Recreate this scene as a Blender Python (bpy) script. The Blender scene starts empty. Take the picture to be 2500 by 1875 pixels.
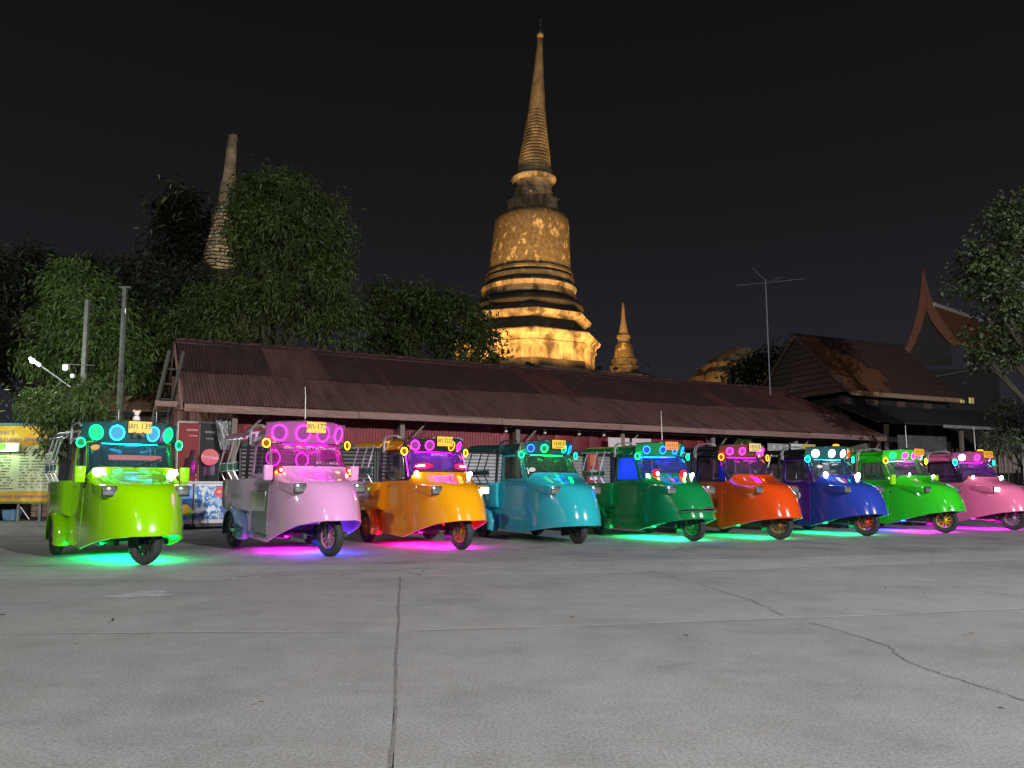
import bpy, bmesh, math, random
import numpy as np
from mathutils import Vector, Matrix, Euler

R = math.radians
rng = random.Random(7)
nrng = np.random.default_rng(11)
scene = bpy.context.scene
COL = scene.collection

# ------------------------------------------------------------------ camera
cam_data = bpy.data.cameras.new("camera")
cam = bpy.data.objects.new("camera", cam_data)
COL.objects.link(cam)
cam.location = (0, 0, 0.97)
cam.rotation_euler = (R(95), 0, 0)
cam_data.sensor_width = 36
cam_data.lens = 26.0
cam_data.shift_y = 0.0378
cam_data.clip_start = 0.05
cam_data.clip_end = 600
scene.camera = cam

# ------------------------------------------------------------------ world: night sky with faint city glow
world = bpy.data.worlds.new("World")
scene.world = world
world.use_nodes = True
wn = world.node_tree
wn.nodes.clear()
wo = wn.nodes.new("ShaderNodeOutputWorld")
bg_sky = wn.nodes.new("ShaderNodeBackground")
bg_glow = wn.nodes.new("ShaderNodeBackground")
sky = wn.nodes.new("ShaderNodeTexSky")
sky.sky_type = 'NISHITA'
sky.sun_disc = False
sky.sun_elevation = R(-6)
sky.sun_rotation = R(190)
bg_sky.inputs["Strength"].default_value = 0.02
wn.links.new(sky.outputs[0], bg_sky.inputs["Color"])
tcw = wn.nodes.new("ShaderNodeTexCoord")
sepw = wn.nodes.new("ShaderNodeSeparateXYZ")
wn.links.new(tcw.outputs["Generated"], sepw.inputs[0])
rampw = wn.nodes.new("ShaderNodeValToRGB")
el = rampw.color_ramp.elements
el[0].position = 0.0
el[0].color = (0.0200, 0.0195, 0.0280, 1)
el[1].position = 0.62
el[1].color = (0.0040, 0.0040, 0.0042, 1)
e2 = el.new(0.17)
e2.color = (0.0135, 0.0132, 0.0175, 1)
e3 = el.new(0.36)
e3.color = (0.0076, 0.0075, 0.0082, 1)
wn.links.new(sepw.outputs["Z"], rampw.inputs["Fac"])
wn.links.new(rampw.outputs["Color"], bg_glow.inputs["Color"])
bg_glow.inputs["Strength"].default_value = 1.2
addw = wn.nodes.new("ShaderNodeAddShader")
wn.links.new(bg_sky.outputs[0], addw.inputs[0])
wn.links.new(bg_glow.outputs[0], addw.inputs[1])
wn.links.new(addw.outputs[0], wo.inputs["Surface"])

# faint moonlight, from behind the camera
moon_data = bpy.data.lights.new("moon", 'SUN')
moon_data.energy = 0.05
moon_data.angle = R(4)
moon_data.color = (0.9, 0.95, 1.0)
moon = bpy.data.objects.new("moon", moon_data)
COL.objects.link(moon)
moon.rotation_euler = (R(58), 0, R(-12))

# ------------------------------------------------------------------ picture settings
scene.view_settings.view_transform = 'Standard'
scene.view_settings.look = 'None'
scene.view_settings.exposure = 0.0
scene.view_settings.gamma = 1.0
scene.view_settings.use_curve_mapping = False
scene.render.engine = 'CYCLES'
scene.cycles.use_denoising = True
try:
    scene.cycles.denoiser = 'OPENIMAGEDENOISE'
    scene.cycles.denoising_prefilter = 'ACCURATE'
except Exception:
    pass
scene.cycles.max_bounces = 6
scene.cycles.diffuse_bounces = 2
scene.cycles.glossy_bounces = 3
scene.cycles.transmission_bounces = 4
scene.cycles.transparent_max_bounces = 12
scene.cycles.sample_clamp_indirect = 4.0
scene.cycles.sample_clamp_direct = 0.0
scene.cycles.caustics_reflective = False
scene.cycles.caustics_refractive = False
scene.cycles.use_light_tree = True

# ------------------------------------------------------------------ materials
MATS = {}

def nn(nt, t, **kw):
    n = nt.nodes.new(t)
    for k, v in kw.items():
        setattr(n, k, v)
    return n

def pm(name, color, rough=0.55, metal=0.0, coat=0.0, var=0.0, vscale=4.0, color2=None, mixpos=(0.45, 0.6),
       bump=0.0, bscale=30.0, spec=0.5, stretch=None, coords='Object', detail=4.0, perobj=False):
    """principled material; var = brightness mottling, color2 = a second colour in noise patches"""
    if name in MATS:
        return MATS[name]
    m = bpy.data.materials.new(name)
    m.use_nodes = True
    nt = m.node_tree
    b = nt.nodes["Principled BSDF"]
    b.inputs["Base Color"].default_value = (*color, 1)
    b.inputs["Roughness"].default_value = rough
    b.inputs["Metallic"].default_value = metal
    b.inputs["Specular IOR Level"].default_value = spec
    b.inputs["Coat Weight"].default_value = coat
    b.inputs["Coat Roughness"].default_value = 0.035
    if var or color2 or bump:
        tc = nn(nt, "ShaderNodeTexCoord")
        mp = nn(nt, "ShaderNodeMapping")
        if stretch:
            mp.inputs["Scale"].default_value = stretch
        if perobj:
            oi = nn(nt, "ShaderNodeObjectInfo")
            sc_n = nn(nt, "ShaderNodeMath", operation='MULTIPLY')
            sc_n.inputs[1].default_value = 57.0
            nt.links.new(oi.outputs["Random"], sc_n.inputs[0])
            av = nn(nt, "ShaderNodeVectorMath", operation='ADD')
            nt.links.new(tc.outputs[coords], av.inputs[0])
            nt.links.new(sc_n.outputs[0], av.inputs[1])
            nt.links.new(av.outputs[0], mp.inputs["Vector"])
        else:
            nt.links.new(tc.outputs[coords], mp.inputs["Vector"])
        src = None
        if color2:
            n1 = nn(nt, "ShaderNodeTexNoise")
            n1.inputs["Scale"].default_value = vscale
            n1.inputs["Detail"].default_value = detail
            n1.inputs["Roughness"].default_value = 0.62
            nt.links.new(mp.outputs[0], n1.inputs["Vector"])
            r1 = nn(nt, "ShaderNodeValToRGB")
            r1.color_ramp.elements[0].position = mixpos[0]
            r1.color_ramp.elements[1].position = mixpos[1]
            r1.color_ramp.elements[0].color = (*color, 1)
            r1.color_ramp.elements[1].color = (*color2, 1)
            nt.links.new(n1.outputs["Fac"], r1.inputs["Fac"])
            src = r1.outputs["Color"]
        if var:
            n2 = nn(nt, "ShaderNodeTexNoise")
            n2.inputs["Scale"].default_value = vscale * 2.7
            n2.inputs["Detail"].default_value = 6
            n2.inputs["Roughness"].default_value = 0.65
            nt.links.new(mp.outputs[0], n2.inputs["Vector"])
            mr = nn(nt, "ShaderNodeMapRange")
            mr.inputs["From Min"].default_value = 0.3
            mr.inputs["From Max"].default_value = 0.7
            mr.inputs["To Min"].default_value = 1 - var
            mr.inputs["To Max"].default_value = 1 + var
            nt.links.new(n2.outputs["Fac"], mr.inputs["Value"])
            vm = nn(nt, "ShaderNodeVectorMath", operation='SCALE')
            if src is None:
                vm.inputs[0].default_value = color
            else:
                nt.links.new(src, vm.inputs[0])
            nt.links.new(mr.outputs[0], vm.inputs["Scale"])
            src = vm.outputs[0]
        if src is not None:
            nt.links.new(src, b.inputs["Base Color"])
        if bump:
            n3 = nn(nt, "ShaderNodeTexNoise")
            n3.inputs["Scale"].default_value = bscale
            n3.inputs["Detail"].default_value = 5
            nt.links.new(mp.outputs[0], n3.inputs["Vector"])
            bp = nn(nt, "ShaderNodeBump")
            bp.inputs["Strength"].default_value = bump
            bp.inputs["Distance"].default_value = 0.02
            nt.links.new(n3.outputs["Fac"], bp.inputs["Height"])
            nt.links.new(bp.outputs[0], b.inputs["Normal"])
    MATS[name] = m
    return m

def em(name, color, strength):
    if name in MATS:
        return MATS[name]
    m = bpy.data.materials.new(name)
    m.use_nodes = True
    nt = m.node_tree
    b = nt.nodes["Principled BSDF"]
    b.inputs["Base Color"].default_value = (.006, .006, .006, 1)
    b.inputs["Roughness"].default_value = 0.6
    b.inputs["Specular IOR Level"].default_value = 0.15
    b.inputs["Emission Color"].default_value = (*color, 1)
    b.inputs["Emission Strength"].default_value = strength
    MATS[name] = m
    return m

def glass(name, tint=(0.45, 0.5, 0.52), film=(0.02, 0.025, 0.03), fac=0.45, rough=0.03):
    """window glass: tinted see-through pane with a dusty film and a mirror-like surface"""
    if name in MATS:
        return MATS[name]
    m = bpy.data.materials.new(name)
    m.use_nodes = True
    nt = m.node_tree
    nt.nodes.clear()
    out = nn(nt, "ShaderNodeOutputMaterial")
    tr = nn(nt, "ShaderNodeBsdfTransparent")
    tr.inputs["Color"].default_value = (*tint, 1)
    df = nn(nt, "ShaderNodeBsdfPrincipled")
    df.inputs["Base Color"].default_value = (*film, 1)
    df.inputs["Roughness"].default_value = 0.25
    mx = nn(nt, "ShaderNodeMixShader")
    mx.inputs[0].default_value = fac
    tl = nn(nt, "ShaderNodeBsdfTranslucent")
    tl.inputs["Color"].default_value = (min(1, film[0] * 2.2), min(1, film[1] * 2.2), min(1, film[2] * 2.2), 1)
    mf = nn(nt, "ShaderNodeMixShader")
    mf.inputs[0].default_value = 0.45
    nt.links.new(df.outputs[0], mf.inputs[1])
    nt.links.new(tl.outputs[0], mf.inputs[2])
    nt.links.new(tr.outputs[0], mx.inputs[1])
    nt.links.new(mf.outputs[0], mx.inputs[2])
    gl = nn(nt, "ShaderNodeBsdfGlossy")
    gl.inputs["Roughness"].default_value = rough
    fr = nn(nt, "ShaderNodeFresnel")
    fr.inputs["IOR"].default_value = 1.5
    mx2 = nn(nt, "ShaderNodeMixShader")
    nt.links.new(fr.outputs[0], mx2.inputs[0])
    nt.links.new(mx.outputs[0], mx2.inputs[1])
    nt.links.new(gl.outputs[0], mx2.inputs[2])
    nt.links.new(mx2.outputs[0], out.inputs["Surface"])
    MATS[name] = m
    return m

def leafmat(name, c1, c2, trans=0.25):
    if name in MATS:
        return MATS[name]
    m = bpy.data.materials.new(name)
    m.use_nodes = True
    nt = m.node_tree
    b = nt.nodes["Principled BSDF"]
    b.inputs["Roughness"].default_value = 0.5
    tc = nn(nt, "ShaderNodeTexCoord")
    n1 = nn(nt, "ShaderNodeTexNoise")
    n1.inputs["Scale"].default_value = 0.9
    n1.inputs["Detail"].default_value = 8
    n1.inputs["Roughness"].default_value = 0.75
    nt.links.new(tc.outputs["Object"], n1.inputs["Vector"])
    r1 = nn(nt, "ShaderNodeValToRGB")
    r1.color_ramp.elements[0].position = 0.36
    r1.color_ramp.elements[1].position = 0.66
    r1.color_ramp.elements[0].color = (*c1, 1)
    r1.color_ramp.elements[1].color = (*c2, 1)
    nt.links.new(n1.outputs["Fac"], r1.inputs["Fac"])
    nt.links.new(r1.outputs["Color"], b.inputs["Base Color"])
    tl = nn(nt, "ShaderNodeBsdfTranslucent")
    nt.links.new(r1.outputs["Color"], tl.inputs["Color"])
    mx = nn(nt, "ShaderNodeMixShader")
    mx.inputs[0].default_value = trans
    out = nt.nodes["Material Output"]
    nt.links.new(b.outputs[0], mx.inputs[1])
    nt.links.new(tl.outputs[0], mx.inputs[2])
    nt.links.new(mx.outputs[0], out.inputs["Surface"])
    MATS[name] = m
    return m

# ------------------------------------------------------------------ mesh helpers
class MB:
    """collects faces; build() links them as one mesh object"""
    def __init__(self):
        self.v, self.f = [], []

    def add(self, verts, faces):
        o = len(self.v)
        self.v += [tuple(p) for p in verts]
        self.f += [tuple(i + o for i in f) for f in faces]
        return self

    def box(self, c, s, rot=None):
        hx, hy, hz = s[0] / 2, s[1] / 2, s[2] / 2
        vs = [Vector((x, y, z)) for z in (-hz, hz) for y in (-hy, hy) for x in (-hx, hx)]
        if rot is not None:
            m = Euler(rot).to_matrix()
            vs = [m @ p for p in vs]
        vs = [p + Vector(c) for p in vs]
        return self.add(vs, [(0, 2, 3, 1), (4, 5, 7, 6), (0, 1, 5, 4), (2, 6, 7, 3), (0, 4, 6, 2), (1, 3, 7, 5)])

    def hexa(self, b, t):
        """b, t: four points each, same winding (counter-clockwise from above)"""
        return self.add(list(b) + list(t), [(3, 2, 1, 0), (4, 5, 6, 7), (0, 1, 5, 4), (1, 2, 6, 5), (2, 3, 7, 6), (3, 0, 4, 7)])

    def tube(self, path, r, n=8, caps=True, closed=False):
        P = [Vector(p) for p in path]
        rs = r if isinstance(r, (list, tuple)) else [r] * len(P)
        rings = []
        up = Vector((0, 0, 1))
        last = None
        for i, p in enumerate(P):
            if closed:
                d = P[(i + 1) % len(P)] - P[i - 1]
            else:
                d = P[min(i + 1, len(P) - 1)] - P[max(i - 1, 0)]
            if d.length < 1e-9:
                d = Vector((0, 0, 1))
            d.normalize()
            if last is None:
                a = up if abs(d.z) < 0.92 else Vector((1, 0, 0))
                x = d.cross(a).normalized()
            else:
                x = (last - d * last.dot(d))
                if x.length < 1e-6:
                    x = d.cross(up)
                x.normalize()
            last = x
            y = d.cross(x)
            rings.append([p + (x * math.cos(2 * math.pi * k / n) + y * math.sin(2 * math.pi * k / n)) * rs[i] for k in range(n)])
        vs = [q for ring in rings for q in ring]
        fs = []
        m = len(P)
        for i in range(m if closed else m - 1):
            j = (i + 1) % m
            for k in range(n):
                fs.append((i * n + k, i * n + (k + 1) % n, j * n + (k + 1) % n, j * n + k))
        if caps and not closed:
            fs.append(tuple(range(n))[::-1])
            fs.append(tuple((m - 1) * n + k for k in range(n)))
        return self.add(vs, fs)

    def lathe(self, prof, n=24, c=(0, 0, 0), axis='z', shear=0.0, sides=None, capped=True, rot=0.0):
        """prof: (radius, height); axis z or y"""
        vs, fs = [], []
        m = len(prof)
        for (r, h) in prof:
            for k in range(n):
                a = 2 * math.pi * k / n + rot
                x, y = r * math.cos(a), r * math.sin(a)
                if axis == 'z':
                    vs.append((c[0] + x + shear * h, c[1] + y, c[2] + h))
                elif axis == 'y':
                    vs.append((c[0] + x, c[1] + h, c[2] - y))
                else:
                    vs.append((c[0] + h, c[1] + x, c[2] + y))
        for i in range(m - 1):
            for k in range(n):
                fs.append((i * n + k, i * n + (k + 1) % n, (i + 1) * n + (k + 1) % n, (i + 1) * n + k))
        if capped:
            if prof[0][0] > 1e-4:
                fs.append(tuple(range(n))[::-1])
            if prof[-1][0] > 1e-4:
                fs.append(tuple((m - 1) * n + k for k in range(n)))
        return self.add(vs, fs)

    def torus(self, c, Rm, r, n=28, k=8, axis='x', rot=None):
        vs, fs = [], []
        for i in range(n):
            a = 2 * math.pi * i / n
            for j in range(k):
                b = 2 * math.pi * j / k
                rr = Rm + r * math.cos(b)
                p = Vector((r * math.sin(b), rr * math.cos(a), rr * math.sin(a)))
                if axis == 'y':
                    p = Vector((p.y, p.x, p.z))
                if axis == 'z':
                    p = Vector((p.y, p.z, p.x))
                if rot is not None:
                    p = rot @ p
                vs.append(p + Vector(c))
        for i in range(n):
            for j in range(k):
                fs.append((i * k + j, ((i + 1) % n) * k + j, ((i + 1) % n) * k + (j + 1) % k, i * k + (j + 1) % k))
        return self.add(vs, fs)

    def grid(self, rows, wrap=False, thick=None):
        """rows: list of equal-length point rows"""
        n = len(rows[0])
        vs = [p for r in rows for p in r]
        fs = []
        for i in range(len(rows) - 1):
            for k in range(n if wrap else n - 1):
                fs.append((i * n + k, i * n + (k + 1) % n, (i + 1) * n + (k + 1) % n, (i + 1) * n + k))
        return self.add(vs, fs)

    def prism(self, poly, h0, h1, plane='xy'):
        """extrude a 2D outline; plane 'xy' along z, 'xz' along y, 'yz' along x"""
        def P(p, h):
            if plane == 'xy':
                return (p[0], p[1], h)
            if plane == 'xz':
                return (p[0], h, p[1])
            return (h, p[0], p[1])
        n = len(poly)
        vs = [P(p, h0) for p in poly] + [P(p, h1) for p in poly]
        fs = [tuple(range(n))[::-1], tuple(range(n, 2 * n))]
        for i in range(n):
            fs.append((i, (i + 1) % n, n + (i + 1) % n, n + i))
        return self.add(vs, fs)

    def ball(self, c, r, n=12, m=8, sc=(1, 1, 1)):
        rows = []
        for i in range(m + 1):
            t = math.pi * i / m
            rows.append([(c[0] + r * sc[0] * math.sin(t) * math.cos(2 * math.pi * k / n),
                          c[1] + r * sc[1] * math.sin(t) * math.sin(2 * math.pi * k / n),
                          c[2] + r * sc[2] * math.cos(t)) for k in range(n)])
        return self.grid(rows, wrap=True)

    def mesh(self, name="mesh", smooth=True, bevel=0.0, segs=2, solid=0.0, sharp=40, merge=True):
        me = bpy.data.meshes.new(name)
        bm = bmesh.new()
        vs = [bm.verts.new(p) for p in self.v]
        for f in self.f:
            try:
                bm.faces.new([vs[i] for i in f])
            except ValueError:
                pass
        if merge:
            bmesh.ops.remove_doubles(bm, verts=bm.verts, dist=1e-5)
        bmesh.ops.recalc_face_normals(bm, faces=bm.faces)
        if solid:
            bmesh.ops.solidify(bm, geom=bm.faces[:], thickness=solid)
            bmesh.ops.recalc_face_normals(bm, faces=bm.faces)
        if bevel:
            ed = [e for e in bm.edges if len(e.link_faces) == 2 and e.calc_face_angle(0) > R(30)]
            bmesh.ops.bevel(bm, geom=ed, offset=bevel, segments=segs, affect='EDGES', profile=0.5, clamp_overlap=True)
        bm.to_mesh(me)
        bm.free()
        if smooth:
            me.polygons.foreach_set("use_smooth", [True] * len(me.polygons))
            me.set_sharp_from_angle(angle=R(sharp))
        return me

    def build(self, name, mat, parent=None, label=None, cat=None, group=None, kind=None, loc=None, rot=None, **kw):
        me = self.mesh(name, **kw)
        return put(me, name, mat, parent, label, cat, group, kind, loc, rot)

def tag(o, label=None, cat=None, group=None, kind=None):
    if label: o["label"] = label
    if cat: o["category"] = cat
    if group: o["group"] = group
    if kind: o["kind"] = kind
    return o

def put(me, name, mat, parent=None, label=None, cat=None, group=None, kind=None, loc=None, rot=None):
    """an object on (possibly shared) mesh data, with its own material"""
    o = bpy.data.objects.new(name, me)
    COL.objects.link(o)
    if mat is not None:
        if len(me.materials) == 0:
            me.materials.append(mat)
        if me.materials[0] != mat:
            o.material_slots[0].link = 'OBJECT'
            o.material_slots[0].material = mat
    if parent is not None:
        o.parent = parent
    if loc is not None: o.location = loc
    if rot is not None: o.rotation_euler = rot
    if kind is None and name == "lettering":
        kind = "stuff"
    return tag(o, label, cat, group, kind)

def empty(name, loc, rz=0.0, label=None, cat=None, group=None, kind=None):
    o = bpy.data.objects.new(name, None)
    COL.objects.link(o)
    o.empty_display_size = 0.2
    o.location = loc
    o.rotation_euler = (0, 0, rz)
    return tag(o, label, cat, group, kind)

def lamp_obj(name, kind, parent, loc, energy, color, radius=0.1, spot=None, blend=0.5, aim=None, size=None):
    d = bpy.data.lights.new(name, kind)
    d.energy = energy
    d.color = color
    if kind == 'AREA':
        d.shape = 'RECTANGLE'
        d.size, d.size_y = size
    else:
        d.shadow_soft_size = radius
    if kind == 'SPOT':
        d.spot_size = R(spot)
        d.spot_blend = blend
    o = bpy.data.objects.new(name, d)
    COL.objects.link(o)
    if parent is not None:
        o.parent = parent
    o.location = loc
    if aim is not None:
        dv = Vector(aim) - Vector(loc)
        o.rotation_euler = dv.to_track_quat('-Z', 'Y').to_euler()
    return o

TEXTS = {}
def text_mesh(s, size=0.1, extrude=0.002, align='CENTER'):
    key = (s, size, extrude, align)
    if key in TEXTS:
        return TEXTS[key]
    cu = bpy.data.curves.new("lettering", 'FONT')
    cu.body = s
    cu.size = size
    cu.extrude = extrude
    cu.align_x = align
    cu.align_y = 'CENTER'
    cu.resolution_u = 3
    ob = bpy.data.objects.new("lettering_tmp", cu)
    COL.objects.link(ob)
    dg = bpy.context.evaluated_depsgraph_get()
    me = bpy.data.meshes.new_from_object(ob.evaluated_get(dg))
    me.materials.clear()
    bpy.data.objects.remove(ob)
    bpy.data.curves.remove(cu)
    TEXTS[key] = me
    return me

def smoothstep(a, b, x):
    t = min(1, max(0, (x - a) / (b - a)))
    return t * t * (3 - 2 * t)

def interp(x, xs, ys):
    return float(np.interp(x, xs, ys))

# common materials
M_CHROME = pm("chrome", (0.75, 0.76, 0.78), 0.12, 1.0)
M_STEEL = pm("galvanised_steel", (0.42, 0.43, 0.44), 0.42, 0.85, var=0.15, vscale=6)
M_BLACK = pm("black_plastic", (0.018, 0.018, 0.02), 0.45)
M_DARK = pm("dark_metal", (0.035, 0.035, 0.038), 0.5, 0.4)
M_RUBBER = pm("tyre_rubber", (0.028, 0.028, 0.03), 0.75, var=0.25, vscale=9, bump=0.15, bscale=60)
M_WHITE = pm("white_paint", (0.75, 0.75, 0.73), 0.45, var=0.06, vscale=5)
M_WOODGREY = pm("weathered_wood", (0.2, 0.16, 0.13), 0.8, var=0.35, vscale=3, stretch=(1, 6, 6), bump=0.3)
M_CONC = None

# ------------------------------------------------------------------ street lamps behind the photographer (they light the forecourt), and one added for the trees
def street_lamp(loc, height, aim, energy, color, label):
    root = empty("street_lamp", (loc[0], loc[1], 0), 0, label, "street lamp")
    d = Vector((aim[0] - loc[0], aim[1] - loc[1], 0)).normalized()
    MB().tube([(0, 0, 0), (0, 0, height * .5), (0, 0, height)], [0.09, 0.075, 0.06], 12).build("pole", M_STEEL, root)
    MB().lathe([(0.17, 0), (0.17, 0.03), (0.1, 0.05), (0.1, 0.3)], 16).build("base_plate", M_STEEL, root)
    arm = [(0, 0, height - .1), tuple(d * 0.4 + Vector((0, 0, height + .25))), tuple(d * 1.3 + Vector((0, 0, height + .4)))]
    MB().tube(arm, 0.035, 8).build("arm", M_STEEL, root)
    hp = d * 1.55 + Vector((0, 0, height + .4))
    ang = math.atan2(d.y, d.x)
    hd = MB().box((0, 0, 0), (0.6, 0.26, 0.1)).build("lamp_head", M_DARK, root, loc=hp, rot=(0, 0.25, ang), bevel=0.03)
    MB().box((0, 0, -0.054), (0.46, 0.2, 0.012)).build("lens", em("street_led", (1, .97, .92), 30), hd, bevel=0.004)
    lamp_obj("street_light", 'SPOT', root, tuple(hp + Vector((d.x * .05, d.y * .05, -0.16))), energy, color, 0.14, 150, 0.6,
             aim=(aim[0] - loc[0], aim[1] - loc[1], aim[2]))
    return root

street_lamp((-4.5, -13.0), 7.6, (-1.0, 13, 0.6), 11500, (1.0, 0.975, 0.93), "tall street lamp behind the viewpoint shining on the forecourt")
street_lamp((15.0, -9.0), 8.2, (3, 12, 0.6), 34000, (0.98, 0.98, 1.0), "tall street lamp off to the right side of the road")
street_lamp((-15.5, 11.0), 6.6, (-8.5, 24, 5.0), 1500, (0.93, 1.0, 0.9), "added street lamp off to the left brightening the trees")  # added out of view to brighten the trees

# ------------------------------------------------------------------ ground
def concrete(name, base, warm, speck=0.5, stain=(0.8, 0.95), dirt=(0.5, 0.72)):
    m = bpy.data.materials.new(name)
    m.use_nodes = True
    nt = m.node_tree
    b = nt.nodes["Principled BSDF"]
    b.inputs["Roughness"].default_value = 0.82
    b.inputs["Specular IOR Level"].default_value = 0.35
    tc = nn(nt, "ShaderNodeTexCoord")
    def noise(sc, det, rg=0.6, stretch=None):
        mp = nn(nt, "ShaderNodeMapping")
        if stretch: mp.inputs["Scale"].default_value = stretch
        nt.links.new(tc.outputs["Object"], mp.inputs[0])
        n = nn(nt, "ShaderNodeTexNoise")
        n.inputs["Scale"].default_value = sc
        n.inputs["Detail"].default_value = det
        n.inputs["Roughness"].default_value = rg
        nt.links.new(mp.outputs[0], n.inputs["Vector"])
        return n.outputs["Fac"]
    def rng_(s, a, b_, lo, hi):
        mr = nn(nt, "ShaderNodeMapRange")
        mr.inputs["From Min"].default_value = a
        mr.inputs["From Max"].default_value = b_
        mr.inputs["To Min"].default_value = lo
        mr.inputs["To Max"].default_value = hi
        nt.links.new(s, mr.inputs["Value"])
        return mr.outputs[0]
    def mul(a, b_):
        k = nn(nt, "ShaderNodeMath", operation='MULTIPLY')
        nt.links.new(a, k.inputs[0])
        if isinstance(b_, float): k.inputs[1].default_value = b_
        else: nt.links.new(b_, k.inputs[1])
        return k.outputs[0]
    big = rng_(noise(0.38, 5, 0.62), 0.33, 0.68, 0.90, 1.09)
    mid = rng_(noise(3.2, 6, 0.7), 0.3, 0.7, 0.88, 1.12)
    fine = rng_(noise(70, 3, 0.65), 0.33, 0.67, 1 - speck * .7, 1 + speck * .7)
    grit = rng_(noise(210, 2, 0.5), 0.56, 0.70, 1.0, 1.0 + speck * .75)
    streak = rng_(noise(1.2, 5, 0.65, (0.5, 5.5, 1)), 0.35, 0.7, 0.965, 1.035)
    blot = rng_(noise(1.05, 4, 0.55), dirt[0], dirt[1], 1.0, stain[0])
    rnd = nn(nt, "ShaderNodeObjectInfo")
    tone = rng_(rnd.outputs["Random"], 0, 1, 0.95, 1.05)
    tot = mul(mul(mul(mul(mul(mul(big, mid), fine), grit), streak), blot), tone)
    warmn = noise(0.8, 4)
    mx = nn(nt, "ShaderNodeMix", data_type='RGBA')
    mx.inputs[6].default_value = (*base, 1)
    mx.inputs[7].default_value = (*warm, 1)
    nt.links.new(rng_(warmn, 0.35, 0.7, 0, 1), mx.inputs[0])
    vm = nn(nt, "ShaderNodeVectorMath", operation='SCALE')
    nt.links.new(mx.outputs[2], vm.inputs[0])
    nt.links.new(tot, vm.inputs["Scale"])
    nt.links.new(vm.outputs[0], b.inputs["Base Color"])
    bp = nn(nt, "ShaderNodeBump")
    bp.inputs["Strength"].default_value = 0.28
    bp.inputs["Distance"].default_value = 0.006
    nt.links.new(noise(60, 6, 0.7), bp.inputs["Height"])
    nt.links.new(bp.outputs[0], b.inputs["Normal"])
    return m

M_SLAB = concrete("road_concrete", (0.245, 0.24, 0.231), (0.234, 0.234, 0.232), 0.42)
M_STRIP = concrete("gutter_concrete", (0.295, 0.294, 0.286), (0.28, 0.276, 0.268), 0.45)
M_LOT = concrete("worn_asphalt", (0.225, 0.223, 0.222), (0.245, 0.24, 0.235), 0.7, stain=(0.7, 0.9), dirt=(0.48, 0.64))
M_CRACK = pm("crack_dirt", (0.05, 0.047, 0.043), 0.95)
M_SOIL = pm("soil", (0.09, 0.08, 0.065), 0.95, var=0.4, vscale=1.5)

g = MB()
g.add([(-300, -120, -.16), (300, -120, -.16), (300, 420, -.16), (-300, 420, -.16)], [(0, 1, 2, 3)])
g.build("ground", M_SOIL, kind="structure", smooth=False)

# road slabs: joint curves fitted to the photograph's road
TX = [-30, -12, -3.4, -0.78, 0, 1.98, 4.13, 12, 30]
TY = [4.6, 4.88, 5.03, 5.11, 5.24, 5.58, 6.05, 7.85, 12]
GX = [-30, -14, -5.5, -3, -1.25, 0, 2.68, 6.96, 16, 30]
GY = [7.7, 7.95, 8.02, 8.05, 8.2, 8.45, 8.93, 10.17, 13.0, 17.5]
FX = [-30, -14, -6.3, -4.3, 0, 3.7, 7.9, 18, 30]
FY = [8.9, 9.1, 9.17, 9.2, 9.73, 10.36, 11.54, 14.7, 18.6]
def tline(x): return interp(x, TX, TY)
def gline(x): return interp(x, GX, GY)
def fline(x): return interp(x, FX, FY)
JS = [lambda y: -17.6 - .14 * y, lambda y: -11.7 - .14 * y, lambda y: -5.9 - .143 * y, lambda y: -0.03 - .1455 * y,
      lambda y: 5.95 - .217 * y, lambda y: 12.2 - .24 * y, lambda y: 18.5 - .25 * y]
def wob(x, y, s=0.012):
    return s * (math.sin(x * 3.1 + y * 1.7) + .6 * math.sin(x * 7.9 - y * 5.3) + .4 * math.sin(x * 17 + y * 13)) / 2

road = empty("road", (0, 0, 0), kind="structure")
def slab(name, x0f, x1f, y0f, y1f, gap, mat, top=0.0, thick=0.12, parent=road, n=26):
    """quad patch between joint curves; x*f(y), y*f(x)"""
    def corner(xf, yf):
        x, y = 0.0, 5.0
        for _ in range(12):
            x = xf(y); y = yf(x)
        return x, y
    pts = []
    A, B_, C_, D = corner(x0f, y0f), corner(x1f, y0f), corner(x1f, y1f), corner(x0f, y1f)
    for i in range(n):
        x = A[0] + (B_[0] - A[0]) * i / n
        pts.append((x, y0f(x) + gap + wob(x, 1.3) * .7))
    for i in range(n):
        y = B_[1] + (C_[1] - B_[1]) * i / n
        pts.append((x1f(y) - gap * .4 + wob(y, 2.1) * .7, y))
    for i in range(n):
        x = C_[0] + (D[0] - C_[0]) * i / n
        pts.append((x, y1f(x) - gap + wob(x, 3.7) * .7))
    for i in range(n):
        y = D[1] + (A[1] - D[1]) * i / n
        pts.append((x0f(y) + gap * .4 + wob(y, 2.1) * .7, y))
    m = MB().prism(pts, top - thick, top)
    return m.build(name, mat, parent, smooth=False, merge=False)

near = lambda x: -14.0 + .06 * x
SL = {}
for i in range(6):
    SL[('n', i)] = slab("concrete_slab", JS[i], JS[i + 1], near, tline, 0.016, M_SLAB, 0.0)
    SL[('f', i)] = slab("concrete_slab", JS[i], JS[i + 1], tline, gline, 0.016, M_SLAB, -0.001)
dx_ = [float(x) for x in np.linspace(-29, 29, 80)]
MB().grid([[(x, -16, -.0028) for x in dx_], [(x, fline(x) - .02, -.0028) for x in dx_]]).build("joint_dirt", M_CRACK, road, smooth=False)
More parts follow.
